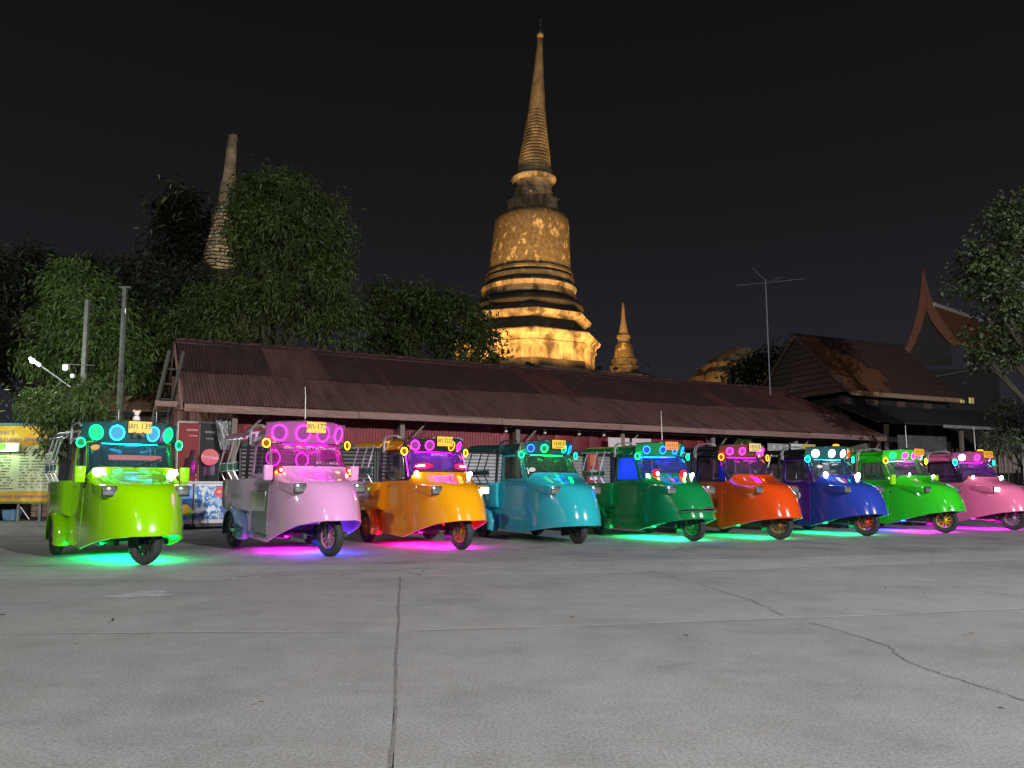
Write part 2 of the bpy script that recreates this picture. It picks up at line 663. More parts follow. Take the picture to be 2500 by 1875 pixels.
# sealed joint, a rough raised bead of mortar
bead = MB()
rowa, rowb, rowc = [], [], []
for i in range(240):
    y = -2 + 10.15 * i / 239
    x = JS[3](y) + wob(y, 2.1) * .7
    w = 0.0075 + 0.002 * math.sin(y * 23) + rng.uniform(-.002, .002)
    h = 0.0016
    rowa.append((x - w, y, .0012)); rowb.append((x + rng.uniform(-.004, .004), y, h)); rowc.append((x + w, y, .0012))
bead.grid([rowa, rowb, rowc]).build("joint_filler", pm("mortar", (0.14, 0.136, 0.13), .95, var=.4, vscale=14), road)

def crack(path, parent, w0=0.006, w1=0.012, z=0.0035, seed=1, sub=9, jit=0.03):
    r = random.Random(seed)
    pts = []
    for a, b in zip(path[:-1], path[1:]):
        for k in range(sub):
            t = k / sub
            pts.append((a[0] + (b[0] - a[0]) * t + r.uniform(-jit, jit), a[1] + (b[1] - a[1]) * t + r.uniform(-jit, jit)))
    pts.append(path[-1])
    L, Rr = [], []
    for i, p in enumerate(pts):
        q, s = pts[max(0, i - 1)], pts[min(len(pts) - 1, i + 1)]
        d = Vector((s[0] - q[0], s[1] - q[1]))
        d = d.normalized() if d.length > 1e-6 else Vector((1, 0))
        w = r.uniform(w0, w1) * .27
        L.append((p[0] - d.y * w, p[1] + d.x * w, z)); Rr.append((p[0] + d.y * w, p[1] - d.x * w, z))
    return MB().grid([L, Rr]).build("crack", M_CRACK, parent, smooth=False, merge=False)

crack([(1.61, 8.75), (1.91, 7.44), (2.05, 6.5), (2.06, 5.66)], SL[('f', 3)], .006, .016, seed=2)
crack([(2.12, 5.5), (2.2, 5.2), (2.31, 4.63)], SL[('n', 3)], .005, .014, seed=3, jit=.018)
crack([(2.31, 4.63), (2.23, 4.39), (2.2, 4.19), (2.26, 3.84), (2.34, 3.48), (2.5, 2.9)], SL[('n', 3)], .007, .016, seed=4, jit=.014)
crack([(2.6, 8.8), (3.1, 7.9), (4.6, 6.5)], SL[('f', 3)], .003, .006, seed=8)

# gutter strip of paler concrete with a broken stretch
strip = empty("gutter", (0, 0, 0), kind="structure")
cuts = [-26, -19, -12.5, -7.6, -2.95, -1.05, 2.2, 5.1, 8.6, 13.5, 20, 28]
GS = []
for i in range(len(cuts) - 1):
    a, b = cuts[i], cuts[i + 1]
    brk = (i == 4)
    GS.append(slab("gutter_slab", (lambda a: (lambda y: a - .05 * y + .45))(a), (lambda b: (lambda y: b - .05 * y + .45))(b),
         gline, fline, 0.008, M_STRIP, -0.0012 if not brk else -0.002, parent=strip, n=20))
crack([(-3.0, 8.15), (-2.55, 8.62), (-2.2, 8.75), (-1.5, 8.8), (-0.95, 9.05)], GS[4], .015, .045, 0.001, seed=5, jit=.035)
crack([(-2.75, 8.12), (-2.4, 8.45), (-1.75, 8.58), (-1.2, 8.66), (-1.0, 8.3)], GS[4], .01, .03, 0.001, seed=6, jit=.035)
crack([(-1.9, 8.15), (-1.75, 8.55)], GS[4], .01, .03, 0.001, seed=7)
crack([(0.9, 9.5), (1.25, 8.75), (1.7, 8.72)], GS[5], .006, .02, 0.002, seed=9)
crack([(3.4, 10.2), (3.85, 9.2)], GS[6], .005, .016, 0.002, seed=10)

# forecourt where the vehicles stand
lot = MB()
fx = [-60] + list(np.linspace(-30, 30, 61)) + [60]
row0 = [(x, fline(x) + .004 + wob(x, 3.3), -0.004) for x in fx]
row1 = [(x, 70, -0.004) for x in fx]
lot.grid([row0, row1]).build("forecourt", M_LOT, kind="structure", smooth=False)
# pale water stain on the slab in front of the first vehicle
def splat(name, c, rx, ry, z, mat, parent, seed=1, n=40, rot=0):
    r = random.Random(seed)
    ph = [r.uniform(0, 6.28) for _ in range(5)]
    pts = []
    for k in range(n):
        a = 2 * math.pi * k / n
        q = 1 + .22 * math.sin(3 * a + ph[0]) + .14 * math.sin(5 * a + ph[1]) + .12 * math.sin(9 * a + ph[2]) + r.uniform(-.08, .08)
        x, y = rx * q * math.cos(a), ry * q * math.sin(a)
        pts.append((c[0] + x * math.cos(rot) - y * math.sin(rot), c[1] + x * math.sin(rot) + y * math.cos(rot), z))
    return MB().add(pts, [tuple(range(n))]).build(name, mat, parent, smooth=False)
M_STAIN = pm("pale_stain", (0.28, 0.275, 0.27), 0.85, color2=(0.43, 0.46, 0.48), vscale=7, mixpos=(.42, .62), var=.12)
splat("spill_stain", (-3.35, 6.82), .24, .2, 0.0032, M_STAIN, SL[('f', 2)], 5, rot=.4)
# scattered dry leaves and grit on the road
M_LITTER = pm("dry_leaf", (0.16, 0.09, 0.03), 0.8)
for k in range(46):
    x = rng.uniform(-4.5, 6.5); y = rng.uniform(3.2, 12)
    s = rng.uniform(.008, .022)
    a = rng.uniform(0, 6.28)
    lf = MB().add([(-s * 1.6, 0, .002), (0, -s * .6, .006), (s * 1.6, 0, .003), (0, s * .6, .009)], [(0, 1, 2, 3)]).build(
        "fallen_leaf", M_LITTER if k % 3 else M_DARK, road, loc=(x, y, .016), rot=(rng.uniform(-.3, .3), rng.uniform(-.3, .3), a), smooth=False)

# ------------------------------------------------------------------ the long shed with the red corrugated roof
SH0 = Vector((-7.57, 16.97, 0)); SHA = R(27.2)
def sh(a, b, z=0.0):
    return Vector((SH0.x + a * math.cos(SHA) - b * math.sin(SHA), SH0.y + a * math.sin(SHA) + b * math.cos(SHA), z))
SL_ = 24.5; BR = 4.9; ZE = 2.95; ZR = 5.26; SLOPE = math.atan2(ZR - ZE, BR)
shed = empty("market_shed", tuple(SH0), SHA, "long market shed with rusty red corrugated metal roof and red walls", "shed")

M_R1 = pm("roof_red_paint", (0.085, 0.03, 0.027), 0.6, var=0.3, vscale=1.6, color2=(0.045, 0.018, 0.017), mixpos=(.46, .66), bump=.15, stretch=(2.2, .3, 1), perobj=True)
M_R2 = pm("roof_red_faded", (0.122, 0.058, 0.052), 0.62, var=0.3, vscale=1.6, color2=(0.072, 0.033, 0.03), mixpos=(.46, .68), bump=.15, stretch=(2.2, .3, 1), perobj=True)
M_R3 = pm("roof_dark_rust", (0.034, 0.015, 0.014), 0.75, var=0.35, vscale=1.8, color2=(0.055, 0.022, 0.02), mixpos=(.46, .64), bump=.15, stretch=(2.2, .3, 1), perobj=True)
M_RW = pm("wall_red_paint", (0.21, 0.018, 0.026), 0.5, var=0.2, vscale=1.5, color2=(0.13, 0.012, 0.018), mixpos=(.5, .7))
M_RWD = pm("wall_dark_red", (0.14, 0.012, 0.018), 0.6, var=0.25, vscale=1.5)
M_FASCIA = pm("fascia_wood", (0.25, 0.145, 0.125), 0.75, var=0.3, vscale=3, stretch=(.6, 8, 8), perobj=True, bump=.3, color2=(0.17, 0.095, 0.085), mixpos=(.5, .7))

def corrugated(w, l, pitch=0.085, amp=0.017, seg=6):
    """sheet in local x (width, across the ribs) and y (length)"""
    n = int(round(w / pitch)) * seg
    rows = []
    for y in (0.0, l * .5, l):
        rows.append([(w * k / n, y, amp * math.sin(2 * math.pi * (w * k / n) / pitch)) for k in range(n + 1)])
    return MB().grid(rows)

NC = 32
CW = SL_ / NC
slen = BR / math.cos(SLOPE)
low_me = corrugated(CW + .05, 2.62, CW / 9).mesh("lower_sheet", solid=-.002, sharp=80)
up_me = corrugated(CW + .05, slen - 2.4, CW / 9).mesh("upper_sheet", solid=-.002, sharp=80)
back_me = corrugated(CW + .05, slen, CW / 9).mesh("back_sheet", solid=-.002, sharp=80)
for i in range(NC):
    r = rng.random()
    ml = M_R2
    # weathering: pale new sheets among dark rusty ones towards the ridge
    mu = M_R3
    if i in (3, 4): mu = M_R2
    if i in (14, 15, 24, 28, 29, 30, 31): mu = M_R1
    put(low_me, "roof_sheet", ml, shed, loc=(i * CW, -.1, ZE - .047 + rng.uniform(-.008, .008) + .02 * math.sin(i * .55)), rot=(SLOPE + rng.uniform(-.004, .004), 0, rng.uniform(-.008, .008)))
    y0 = 2.42 * math.cos(SLOPE) - .1
    put(up_me, "roof_sheet", mu, shed, loc=(i * CW, y0, ZE - .047 + 2.42 * math.sin(SLOPE) + .026 + .02 * math.sin(i * .55)), rot=(SLOPE + rng.uniform(-.004, .004), 0, rng.uniform(-.008, .008)))
    put(back_me, "roof_sheet", M_R3, shed, loc=((i + 1) * CW, BR * 2, ZE - .02), rot=(SLOPE, 0, math.pi))
# ridge tiles
rt = MB()
rows = []
for q in range(5):
    x = .27 * q / 4
    rr = .07 + .05 * (q / 4)
    rows.append([(x, rr * 1.5 * math.cos(math.pi * k / 8), rr * math.sin(math.pi * k / 8) * .95 - .01) for k in range(9)])
rt_me = rt.grid(rows).mesh("ridge_tile", solid=.014, sharp=60)
nrt = int(SL_ / .235)
for i in range(nrt):
    put(rt_me, "ridge_tile", M_R3 if i % 4 else M_R1, shed, loc=(i * .235, BR - .03, ZR + .0 + rng.uniform(-.008, .012)), rot=(rng.uniform(-.05, .05), rng.uniform(-.03, .03), rng.uniform(-.05, .05)))
# ridge flashing strip seen below the tiles
MB().hexa([(-.03, BR - .36, ZR - .135), (SL_, BR - .36, ZR - .135), (SL_, BR - .02, ZR + .02), (-.03, BR - .02, ZR + .02)],
          [(-.03, BR - .36, ZR - .12), (SL_, BR - .36, ZR - .12), (SL_, BR - .02, ZR + .035), (-.03, BR - .02, ZR + .035)]).build("ridge_flashing", M_R1, shed)
# fascia boards along the eave
for i in range(6):
    a0 = i * SL_ / 6
    MB().box((SL_ / 12, 0, 0), (SL_ / 6 - .012, .035, .185)).build("fascia_board", M_FASCIA, shed,
        loc=(a0, -.06, ZE - .14 + rng.uniform(-.006, .006)), rot=(0, rng.uniform(-.0012, .0012), 0), bevel=.006)
# barge boards at the gable ends, purlins, rafters
for a in (-.05, SL_ + .05):
    for s in (1, -1):
        y0, y1 = (-.05, BR) if s > 0 else (2 * BR + .05, BR)
        MB().hexa([(a - .02, y0, ZE - .2), (a + .02, y0, ZE - .2), (a + .02, y1, ZR - .22), (a - .02, y1, ZR - .22)],
                  [(a - .02, y0, ZE - .02), (a + .02, y0, ZE - .02), (a + .02, y1, ZR - .03), (a - .02, y1, ZR - .03)]).build("barge_board", M_FASCIA, shed, bevel=.004)
for b in (.25, 1.7, 3.2, 4.6):
    z = ZE + b * math.tan(SLOPE) - .17
    MB().box((SL_ / 2 - (.25 if b < 1 else 0), b, z), (SL_ + (.7 if b < 1 else -.1), .07, .13)).build("purlin", M_FASCIA if b < 1 else M_WOODGREY, shed, bevel=.006)
posts = [1.16, 5.4, 8.9, 12.6, 16.3, 20.2, 24.1]
for k, a in enumerate(posts):
    MB().box((a, .42, (ZE - .02) / 2), (.13, .13, ZE - .02)).build("post", M_WOODGREY, shed, bevel=.01)
    MB().tube([(a, .42, 1.95), (a, .8, 2.85)], .035, 6).build("brace", M_WOODGREY, shed)
    MB().tube([(a + .05, .42, 2.05), (a + .75, .42, 2.78)], .03, 6).build("brace", M_WOODGREY, shed)
    MB().box((a, 2.6, ZE + .08), (.08, 4.6, .12)).build("tie_beam", M_WOODGREY, shed, bevel=.006)

WB = .85                      # front wall, set back under the eave
WT = ZE + WB * math.tan(SLOPE) - .15
cw_me = corrugated(.77, WT - 1.95, .085, .012).mesh("wall_sheet", solid=-.002, sharp=80)
a = 1.3
while a < 8.5:
    put(cw_me, "wall_sheet", M_RW, shed, loc=(a, WB, 1.96), rot=(R(90), 0, 0))
    a += .76
# plain painted boards further along
a = 8.55
k = 0
while a < 16.2:
    w = .62
    MB().box((w / 2, 0, (WT - 1.98) / 2), (w - .012, .03, WT - 1.98)).build("wall_board", M_RWD if k % 3 else M_RW, shed, loc=(a, WB + rng.uniform(0, .006), 1.97), bevel=.004)
    a += w; k += 1
# shutters: each slat a piece of its own
M_SH_DARK = pm("shutter_dark", (0.06, 0.052, 0.055), 0.5, .3, var=.2, vscale=4)
M_SH_SILVER = pm("shutter_silver", (0.5, 0.5, 0.5), 0.35, .6, var=.12, vscale=4)
def shutter(a0, a1, mat, frame):
    w = a1 - a0
    sl = MB()
    sl.add([(0, -.002, 0), (w, -.002, 0), (w, -.03, .03), (0, -.03, .03), (0, -.022, .085), (w, -.022, .085), (w, .004, .1), (0, .004, .1)],
           [(0, 1, 2, 3), (3, 2, 5, 4), (4, 5, 6, 7)])
    me = sl.mesh("slat", solid=.004)
    for i in range(19):
        put(me, "shutter_slat", mat, shed, loc=(a0, WB - .02, .06 + i * .1))
    MB().box(((a0 + a1) / 2, WB - .05, 2.02), (w + .1, .16, .16)).build("shutter_box", frame, shed, bevel=.02)
    for x in (a0 - .04, a1 + .04):
        MB().box((x, WB - .04, 1.0), (.06, .08, 2.0)).build("shutter_rail", frame, shed, bevel=.006)
for q, (a0, a1) in enumerate([(1.4, 2.9), (3.05, 4.75), (4.9, 6.9), (7.05, 8.7), (8.85, 10.35), (10.5, 12.4), (12.55, 14.2), (14.35, 16.1)]):
    shutter(a0, a1, M_SH_SILVER if q in (3, 5) else M_SH_DARK, M_DARK)
# right-hand bays: dark interior wall further back
for i in range(10):
    MB().box((16.4 + .82 * i + .4, 4.2, 1.9), (.81, .04, 3.8)).build("wall_board", pm("bay_wall", (0.05, 0.035, 0.035), .7, var=.3), shed, bevel=.004)
for k in range(9):                       # ribbed pink boards closing the stall at the back
    MB().box((-.1 + .155 * k, 2.45, 1.95), (.15, .03 + .02 * (k % 2), 3.8)).build("stall_board", pm("gable_panel", (0.3, 0.14, 0.12), .7, var=.2, vscale=2), shed, bevel=.004)
# rear and end walls close the shed
MB().box((12.2, 2 * BR - .6, 1.5), (24, .06, 3.0)).build("rear_wall", M_RWD, shed)
MB().prism([(1.0, 0.05), (2 * BR - .7, .05), (2 * BR - .7, ZE + .1), (BR, ZR - .3), (1.0, ZE + .35)], .02, .06, 'yz').build("gable_wall",
    pm("gable_panel", (0.3, 0.14, 0.12), .7, var=.2, vscale=2), shed, loc=(1.24, 1.2, 0))
MB().prism([(.3, 0.05), (2 * BR - .6, .05), (2 * BR - .6, ZE + .1), (BR, ZR - .3), (.3, ZE)], SL_ - .7, SL_ - .64, 'yz').build("gable_wall", M_WOODGREY, shed)
MB().box((12.2, 5.2, .03), (24.4, 9.4, .06)).build("floor_slab", M_STRIP, shed, bevel=.01)
# lintel pipe and spotlights under the eave
MB().tube([(8.5, .55, 2.72), (16.5, .55, 2.70), (22, .5, 2.72)], .02, 6).build("conduit", M_STEEL, shed)
for a in (8.6, 9.9, 11.1, 12.0):
    bulb = MB().ball((0, 0, 0), .05).lathe([(.03, .03), (.045, .1)], 10).build("bulb_holder", M_WHITE, shed, loc=(a, .55, 2.6))

# ------------------------------------------------------------------ stall goods at the left end of the shed
def world_box(mb, *args): pass
def local(name, a, b, label, cat, rz=0.0, z=0.06, group=None):
    p = sh(a, b, z)
    return empty(name, tuple(p), SHA + rz, label, cat, group)

M_REDCOOL = pm("cooler_red", (0.2, 0.008, 0.01), .65, coat=.0, var=.12, vscale=3)
M_BLKCOOL = pm("cooler_black", (0.006, 0.007, 0.01), .7)
M_COLA = pm("cola_brown", (0.03, 0.008, 0.006), .15, coat=.5)
def bottle_mesh(h):
    return MB().lathe([(0, 0), (.16 * h, 0), (.165 * h, .3 * h), (.14 * h, .42 * h), (.165 * h, .58 * h), (.08 * h, .8 * h), (.06 * h, .97 * h), (.065 * h, 1.0 * h), (0, h)], 14).mesh("bottle")
cool = local("drinks_cooler", -.04, .95, "tall red and black drinks cooler with bottle pictures under the shed eave", "cooler")
MB().box((.46, .33, 1.26), (.96, .62, 2.52)).build("cabinet", M_WHITE, cool, bevel=.02)
MB().box((.235, .008, 1.52), (.47, .03, 1.9)).build("red_panel", M_REDCOOL, cool, bevel=.006)
MB().box((.705, .006, 1.52), (.45, .03, 1.9)).build("black_panel", M_BLKCOOL, cool, bevel=.006)
bm_ = bottle_mesh(.62)
put(bm_, "bottle_print", M_COLA, cool, loc=(.24, -.016, 1.2), rot=(0, .16, 0)).scale = (1.5, .05, 1)
put(bm_, "bottle_print", pm("cola_dark", (0.035, 0.03, 0.035), .2), cool, loc=(.7, -.018, 1.2)).scale = (1.5, .05, 1)
for q, (x, z, s) in enumerate([(.3, 2.3, .26), (.32, 2.16, .2), (.7, 2.26, .24), (.7, 2.1, .18)]):
    for k in range(5):
        MB().box((x - s / 2 + s * (k + .5) / 5, -.014, z), (s / 5 * .78, .008, .035 if q % 2 else .05)).build("print_stroke", pm("print_pink", (.5, .22, .22), .6) if q < 2 else pm("print_grey", (.18, .18, .19), .6), cool)
for k in range(26):
    MB().ball((rng.uniform(.03, .45), -.008, rng.uniform(.85, 1.3)), rng.uniform(.02, .045), 8, 6, (1, .3, 1)).build("ice_print", pm("print_ice", (.55, .3, .3), .4) if k % 2 else pm("print_red2", (.45, .05, .05), .4), cool)

disc = local("round_sign", .66, .74, "round red soft drink sign in front of the drinks cooler", "sign", z=1.7)
MB().lathe([(0, -.012), (.2, -.012), (.205, 0), (.2, .012), (0, .012)], 32, axis='y').build("sign_plate", pm("sign_red", (.6, .02, .025), .35, coat=.3), disc)
put(text_mesh("Coca-Cola", .09, .002), "lettering", M_WHITE, disc, loc=(0, -.016, .0), rot=(R(90), .12, 0))
MB().tube([(0, .02, -.2), (0, .02, -1.64)], .014, 6).build("stem", M_DARK, disc)
MB().lathe([(.16, -1.64), (.15, -1.62), (.02, -1.61)], 16).build("foot", M_DARK, disc)

def freezer(a, b, w, label, prints, rz=0.0):
    f = local("chest_freezer", a, b, label, "freezer", rz)
    MB().box((w / 2, .3, .53), (w, .6, .92)).build("cabinet", M_WHITE, f, bevel=.03)
    MB().box((w / 2, .3, 1.02), (w + .03, .63, .07)).build("lid", pm("lid_grey", (.5, .5, .5), .4), f, bevel=.015)
    MB().box((w / 2, .3, .035), (w - .06, .54, .07)).build("plinth", M_DARK, f)
    MB().box((w / 2, -.005, .56), (w - .02, .012, .78)).build("printed_front", prints, f)
    return f
M_PR1 = pm("freezer_print_blue", (0.02, 0.12, 0.5), .4, color2=(0.12, 0.45, 0.75), vscale=3.2, mixpos=(.42, .6), var=.15)
M_PR2 = pm("freezer_print_ice", (0.015, 0.16, 0.42), .4, color2=(0.6, 0.68, 0.72), vscale=6.5, mixpos=(.5, .56), detail=8)
fz1 = freezer(-.36, .14, .63, "narrow blue printed chest freezer beside the lime vehicle", M_PR1)
put(text_mesh("สวิต", .13, .002), "lettering", M_WHITE, fz1, loc=(.42, -.014, .74), rot=(R(90), 0, 0))
MB().ball((.47, -.012, .4), .12, 16, 10, (1, .08, 1)).build("lemon_print", pm("print_lemon", (.85, .55, .02), .4), fz1)
MB().ball((.56, -.011, .34), .1, 16, 10, (1, .08, 1)).build("lime_print", pm("print_lime", (.3, .6, .08), .4), fz1)
fz2 = freezer(.3, .16, .76, "wide blue chest freezer printed with ice and water splashes", M_PR2)
MB().lathe([(0, -.01), (.13, -.01), (.13, .002), (0, .002)], 24, (.57, -.008, .8), axis='y').build("price_disc", pm("print_red", (.65, .03, .03), .4), fz2)
put(text_mesh("49.-", .1, .002), "lettering", M_WHITE, fz2, loc=(.57, -.022, .8), rot=(R(90), 0, 0))
MB().box((.6, -.014, .48), (.13, .01, .46), (0, -.62, 0)).build("bottle_print", pm("print_bottle", (.35, .5, .62), .3), fz2)
MB().box((.65, -.017, .4), (.13, .01, .2), (0, -.62, 0)).build("label_print", pm("print_label", (.03, .09, .35), .3), fz2)
for k in range(60):
    s = rng.uniform(.012, .035)
    MB().box((rng.uniform(.05, .7), -.013, rng.uniform(.2, .92) if k % 3 else rng.uniform(.2, .45)), (s * 1.3, .006, s), (0, rng.uniform(0, 3), 0)).build("ice_print", pm("print_ice_white", (.7, .76, .8), .35), fz2)

# shelf with packets behind the freezers
shelf = local("snack_shelf", .3, 1.62, "wooden shelf of snack packets behind the wide blue freezer", "shelf")
for x in (0.02, .98):
    MB().box((x, .18, 1.0), (.05, .34, 2.0)).build("side_board", M_WOODGREY, shelf, bevel=.005)
for z in (.35, .95, 1.36, 1.8):
    MB().box((.5, .18, z), (.95, .34, .03)).build("shelf_board", pm("shelf_wood", (.35, .2, .1), .6, var=.2), shelf, bevel=.004)
packcols = [(.5, .28, .12), (.35, .06, .05), (.55, .42, .2), (.12, .12, .3), (.45, .33, .28), (.1, .22, .28), (.6, .55, .5)]
pk_me = MB().box((0, 0, .12), (.11, .07, .24)).mesh("packet", bevel=.018)
n_pk = 0
for z in (.365, .965, 1.375):
    for k in range(7):
        c = rng.choice(packcols)
        row = {.365: "bottom", .965: "middle", 1.375: "top"}[z]
        cname = ["tan", "dark red", "cream", "navy", "beige", "teal", "pale grey"][packcols.index(c)]
        nth = ["first", "second", "third", "fourth", "fifth", "sixth", "seventh"][k]
        p = sh(.3 + .13 + k * .122, 1.62 + .08 + rng.uniform(-.02, .02), .06 + z)
        put(pk_me, "snack_packet", pm("packet_%d" % packcols.index(c), c, .35, var=.25, vscale=14), None,
            "%s snack packet, %s from the left on the %s board of the stall shelf" % (cname, nth, row), "packet", "snack packets on the stall shelf",
            tuple(p), (0, 0, SHA + rng.uniform(-.2, .2)))
# sheet of clear plastic hung beside the post, a small fan
sheet = local("plastic_sheet", .72, .6, "grey translucent plastic sheet hanging beside the shed post", "plastic sheet", z=1.88)
rows = []
for i in range(9):
    z = .78 * i / 8
    rows.append([(x * .40 / 12 + (.16 * (1 - i / 8.)) * (1 - x / 12), .035 * math.sin(x * 1.7 + i * .3), z) for x in range(13)])
MB().grid(rows).build("sheet", glass("plastic_film", (.6, .63, .66), (.42, .45, .48), .72, .2), sheet)
MB().tube([(0, .0, .8), (.44, 0, .8)], .012, 6).build("hanging_rail", M_STEEL, sheet)
fan = local("desk_fan", .62, 1.72, "small white desk fan on the top shelf of the stall", "fan", z=1.88)
MB().lathe([(.09, 0), (.085, .02), (.015, .03), (.015, .16)], 16).build("stand", M_WHITE, fan)
fh = MB()
for rr in (.05, .09, .125):
    fh.torus((0, -.05, .26), rr, .004, 20, 5, 'y')
for k in range(10):
    a_ = 2 * math.pi * k / 10
    fh.tube([(0, -.055, .26), (.125 * math.cos(a_), -.05, .26 + .125 * math.sin(a_))], .003, 4)
fh.build("fan_guard", M_WHITE, fan)
fb = MB()
for k in range(3):
    a_ = 2 * math.pi * k / 3
    fb.box((.055 * math.cos(a_), -.03, .26 + .055 * math.sin(a_)), (.09, .006, .05), (.3, -a_, 0))
fb.build("fan_blades", M_BLACK, fan)
# sacks and bottles on the floor by the post
M_PLAST = glass("clear_plastic", (.8, .85, .88), (.5, .52, .53), .6, .1)
for k in range(6):
    p = sh(.66 + (k % 3) * .14 + rng.uniform(-.02, .02), -.12 - (k // 3) * .16, .0)
    bt = MB().lathe([(0, 0), (.05, 0), (.053, .15), (.022, .22), (.02, .25), (0, .25)], 12).build("water_bottle", M_PLAST, None,
        "clear plastic bottle by the shed post, %s from the left in the %s row" % (["first", "second", "third"][k % 3], "back" if k < 3 else "front"), "bottle", "water bottles at the shed post", tuple(p))
    MB().lathe([(.022, .245), (.022, .275), (0, .275)], 10).build("cap", M_WHITE, bt)
pst = local("hanging_banner", 11.35, .5, "red and white paper banner hanging between the teal and dark green vehicles", "banner", z=1.0)
MB().box((.2, 0, .55), (.4, .012, 1.1)).build("banner_sheet", pm("banner_red_sheet", (.28, .04, .03), .6, var=.2), pst)
MB().box((.22, -.01, .35), (.26, .008, .3)).build("white_print", M_WHITE, pst)
MB().box((.2, -.01, .8), (.2, .008, .34)).build("orange_print", pm("print_orange", (.5, .15, .05), .6), pst)
MB().tube([(0, 0, 1.1), (.4, 0, 1.1)], .012, 6).build("banner_rod", M_STEEL, pst)
MB().tube([(.2, 0, 1.1), (.2, 0, 1.85)], .004, 4).build("string", M_DARK, pst)
for k, (a_, b_, c_, nm) in enumerate(((6.4, .1, (.25, .03, .03), "red"), (9.6, .05, (.05, .1, .3), "blue"))):
    st_ = local("plastic_stool", a_, b_, nm + " plastic stool standing under the shed eave", "stool", rz=.3, z=0)
    MB().box((0, 0, .44), (.3, .3, .03)).build("seat", pm("stool_" + nm, c_, .4), st_, bevel=.012)
    for sx in (-1, 1):
        for sy in (-1, 1):
            MB().tube([(sx * .11, sy * .11, .43), (sx * .15, sy * .15, 0)], .018, 6).build("leg", pm("stool_" + nm, c_, .4), st_)
# sign boards under the eave at the right end
sg = local("notice_board", 18.75, .35, "grey notice board of small printed sheets under the eave", "notice board", z=2.12)
MB().box((.5, 0, .18), (1.0, .03, .42)).build("board", pm("board_grey", (.3, .3, .29), .6, var=.15), sg, bevel=.005)
for k in range(6):
    MB().box((.12 + .16 * k, -.018, .27 if k % 2 else .1), (.13, .006, .13)).build("paper_sheet", pm("paper_pink", (.5, .3, .3), .7) if k == 2 else pm("paper_pale", (.5, .53, .5), .7), sg)
MB().tube([(.1, 0, .38), (.1, 0, .72)], .006, 5).build("hanger", M_DARK, sg)
MB().tube([(.9, 0, .38), (.9, 0, .72)], .006, 5).build("hanger", M_DARK, sg)
sg = local("shop_sign", 19.82, .3, "white shop sign with a yellow picture hanging under the eave", "sign", z=2.14)
MB().box((.62, 0, .18), (1.22, .04, .4)).build("board", pm("sign_white", (.62, .64, .7), .5), sg, bevel=.006)
MB().box((.86, -.024, .18), (.7, .006, .36)).build("yellow_print", pm("sign_yellow", (.55, .42, .08), .5, color2=(.8, .5, .01), vscale=5, mixpos=(.45, .55)), sg)
for k in range(5):
    MB().box((.22, -.023, .06 + .055 * k), (.3 - .03 * (k % 3), .005, .012)).build("print_line", M_DARK, sg)
for x in (.1, 1.1):
    MB().tube([(x, 0, .38), (x, 0, .7)], .006, 5).build("hanger", M_DARK, sg)
for a_, w_ in ((12.05, .8), (12.95, .75)):
    q = local("paper_notice", a_, .38, "pale notice sheet hung by the eave " + ("nearer the teal vehicle" if a_ < 12.5 else "nearer the dark green vehicle"), "notice", z=2.22)
    MB().box((w_ / 2, 0, .14), (w_, .012, .3)).build("sheet", pm("notice_pale", (.62, .52, .54), .6, var=.25, vscale=14), q)
    MB().tube([(w_ / 2, 0, .28), (w_ / 2, 0, .6)], .005, 5).build("string", M_DARK, q)

# ------------------------------------------------------------------ background: towers, trees, houses
_F, _TH = 1805.0, R(5)
_CV = 1190 - _F * math.tan(_TH)
def at(u, v, Y):
    """a point of the photograph (2500 px wide) at depth Y metres"""
    x, y = (u - 1250) / _F, (_CV - v) / _F
    d = Vector((x, math.cos(_TH) - y * math.sin(_TH), math.sin(_TH) + y * math.cos(_TH)))
    d *= Y / d.y
    return Vector((d.x, d.y, d.z + 0.97))

GOLD = (1.0, 0.52, 0.13)
def ruin_mat(name, c, dark, pos, vs, stretch=None, var=.25, bump=.4):
    return pm(name, c, .9, var=var, vscale=vs, color2=dark, mixpos=pos, bump=bump, bscale=6, stretch=stretch, detail=9, spec=.2)
M_PL = ruin_mat("stained_plaster", (0.36, 0.28, 0.18), (0.07, 0.055, 0.04), (.43, .6), 1.1, (1, 1, .45), var=.35)
M_PLB = ruin_mat("bell_plaster", (0.15, 0.108, 0.062), (0.46, 0.35, 0.18), (.55, .62), 1.9, (1, 1, .7), var=.5)
M_PLD = ruin_mat("dark_mouldings", (0.13, 0.1, 0.075), (0.045, 0.04, 0.032), (.4, .56), .8)
M_PLC = ruin_mat("spire_plaster", (0.4, 0.31, 0.19), (0.17, 0.125, 0.08), (.46, .62), 1.1, (1, 1, .4), var=.3)

def flood(loc, aim, energy, spot=90, radius=.15, color=GOLD, label=None):
    f = empty("flood_lamp", tuple(loc), 0, label, "flood lamp", "flood lamps lighting the towers")
    MB().box((0, 0, -.28), (.1, .1, .3)).build("stand", M_DARK, f)
    dv = (Vector(aim) - Vector(loc)).normalized()
    hd = MB().box((0, 0, .08), (.34, .26, .12)).build("housing", M_DARK, f, bevel=.02)
    hd.rotation_euler = dv.to_track_quat('Z', 'Y').to_euler()
    hd.location = dv * -.16
    lamp_obj("flood_light", 'SPOT', f, tuple(dv * .08), energy, color, radius, spot, .35, aim=tuple(Vector(aim) - Vector(loc)))
    return f

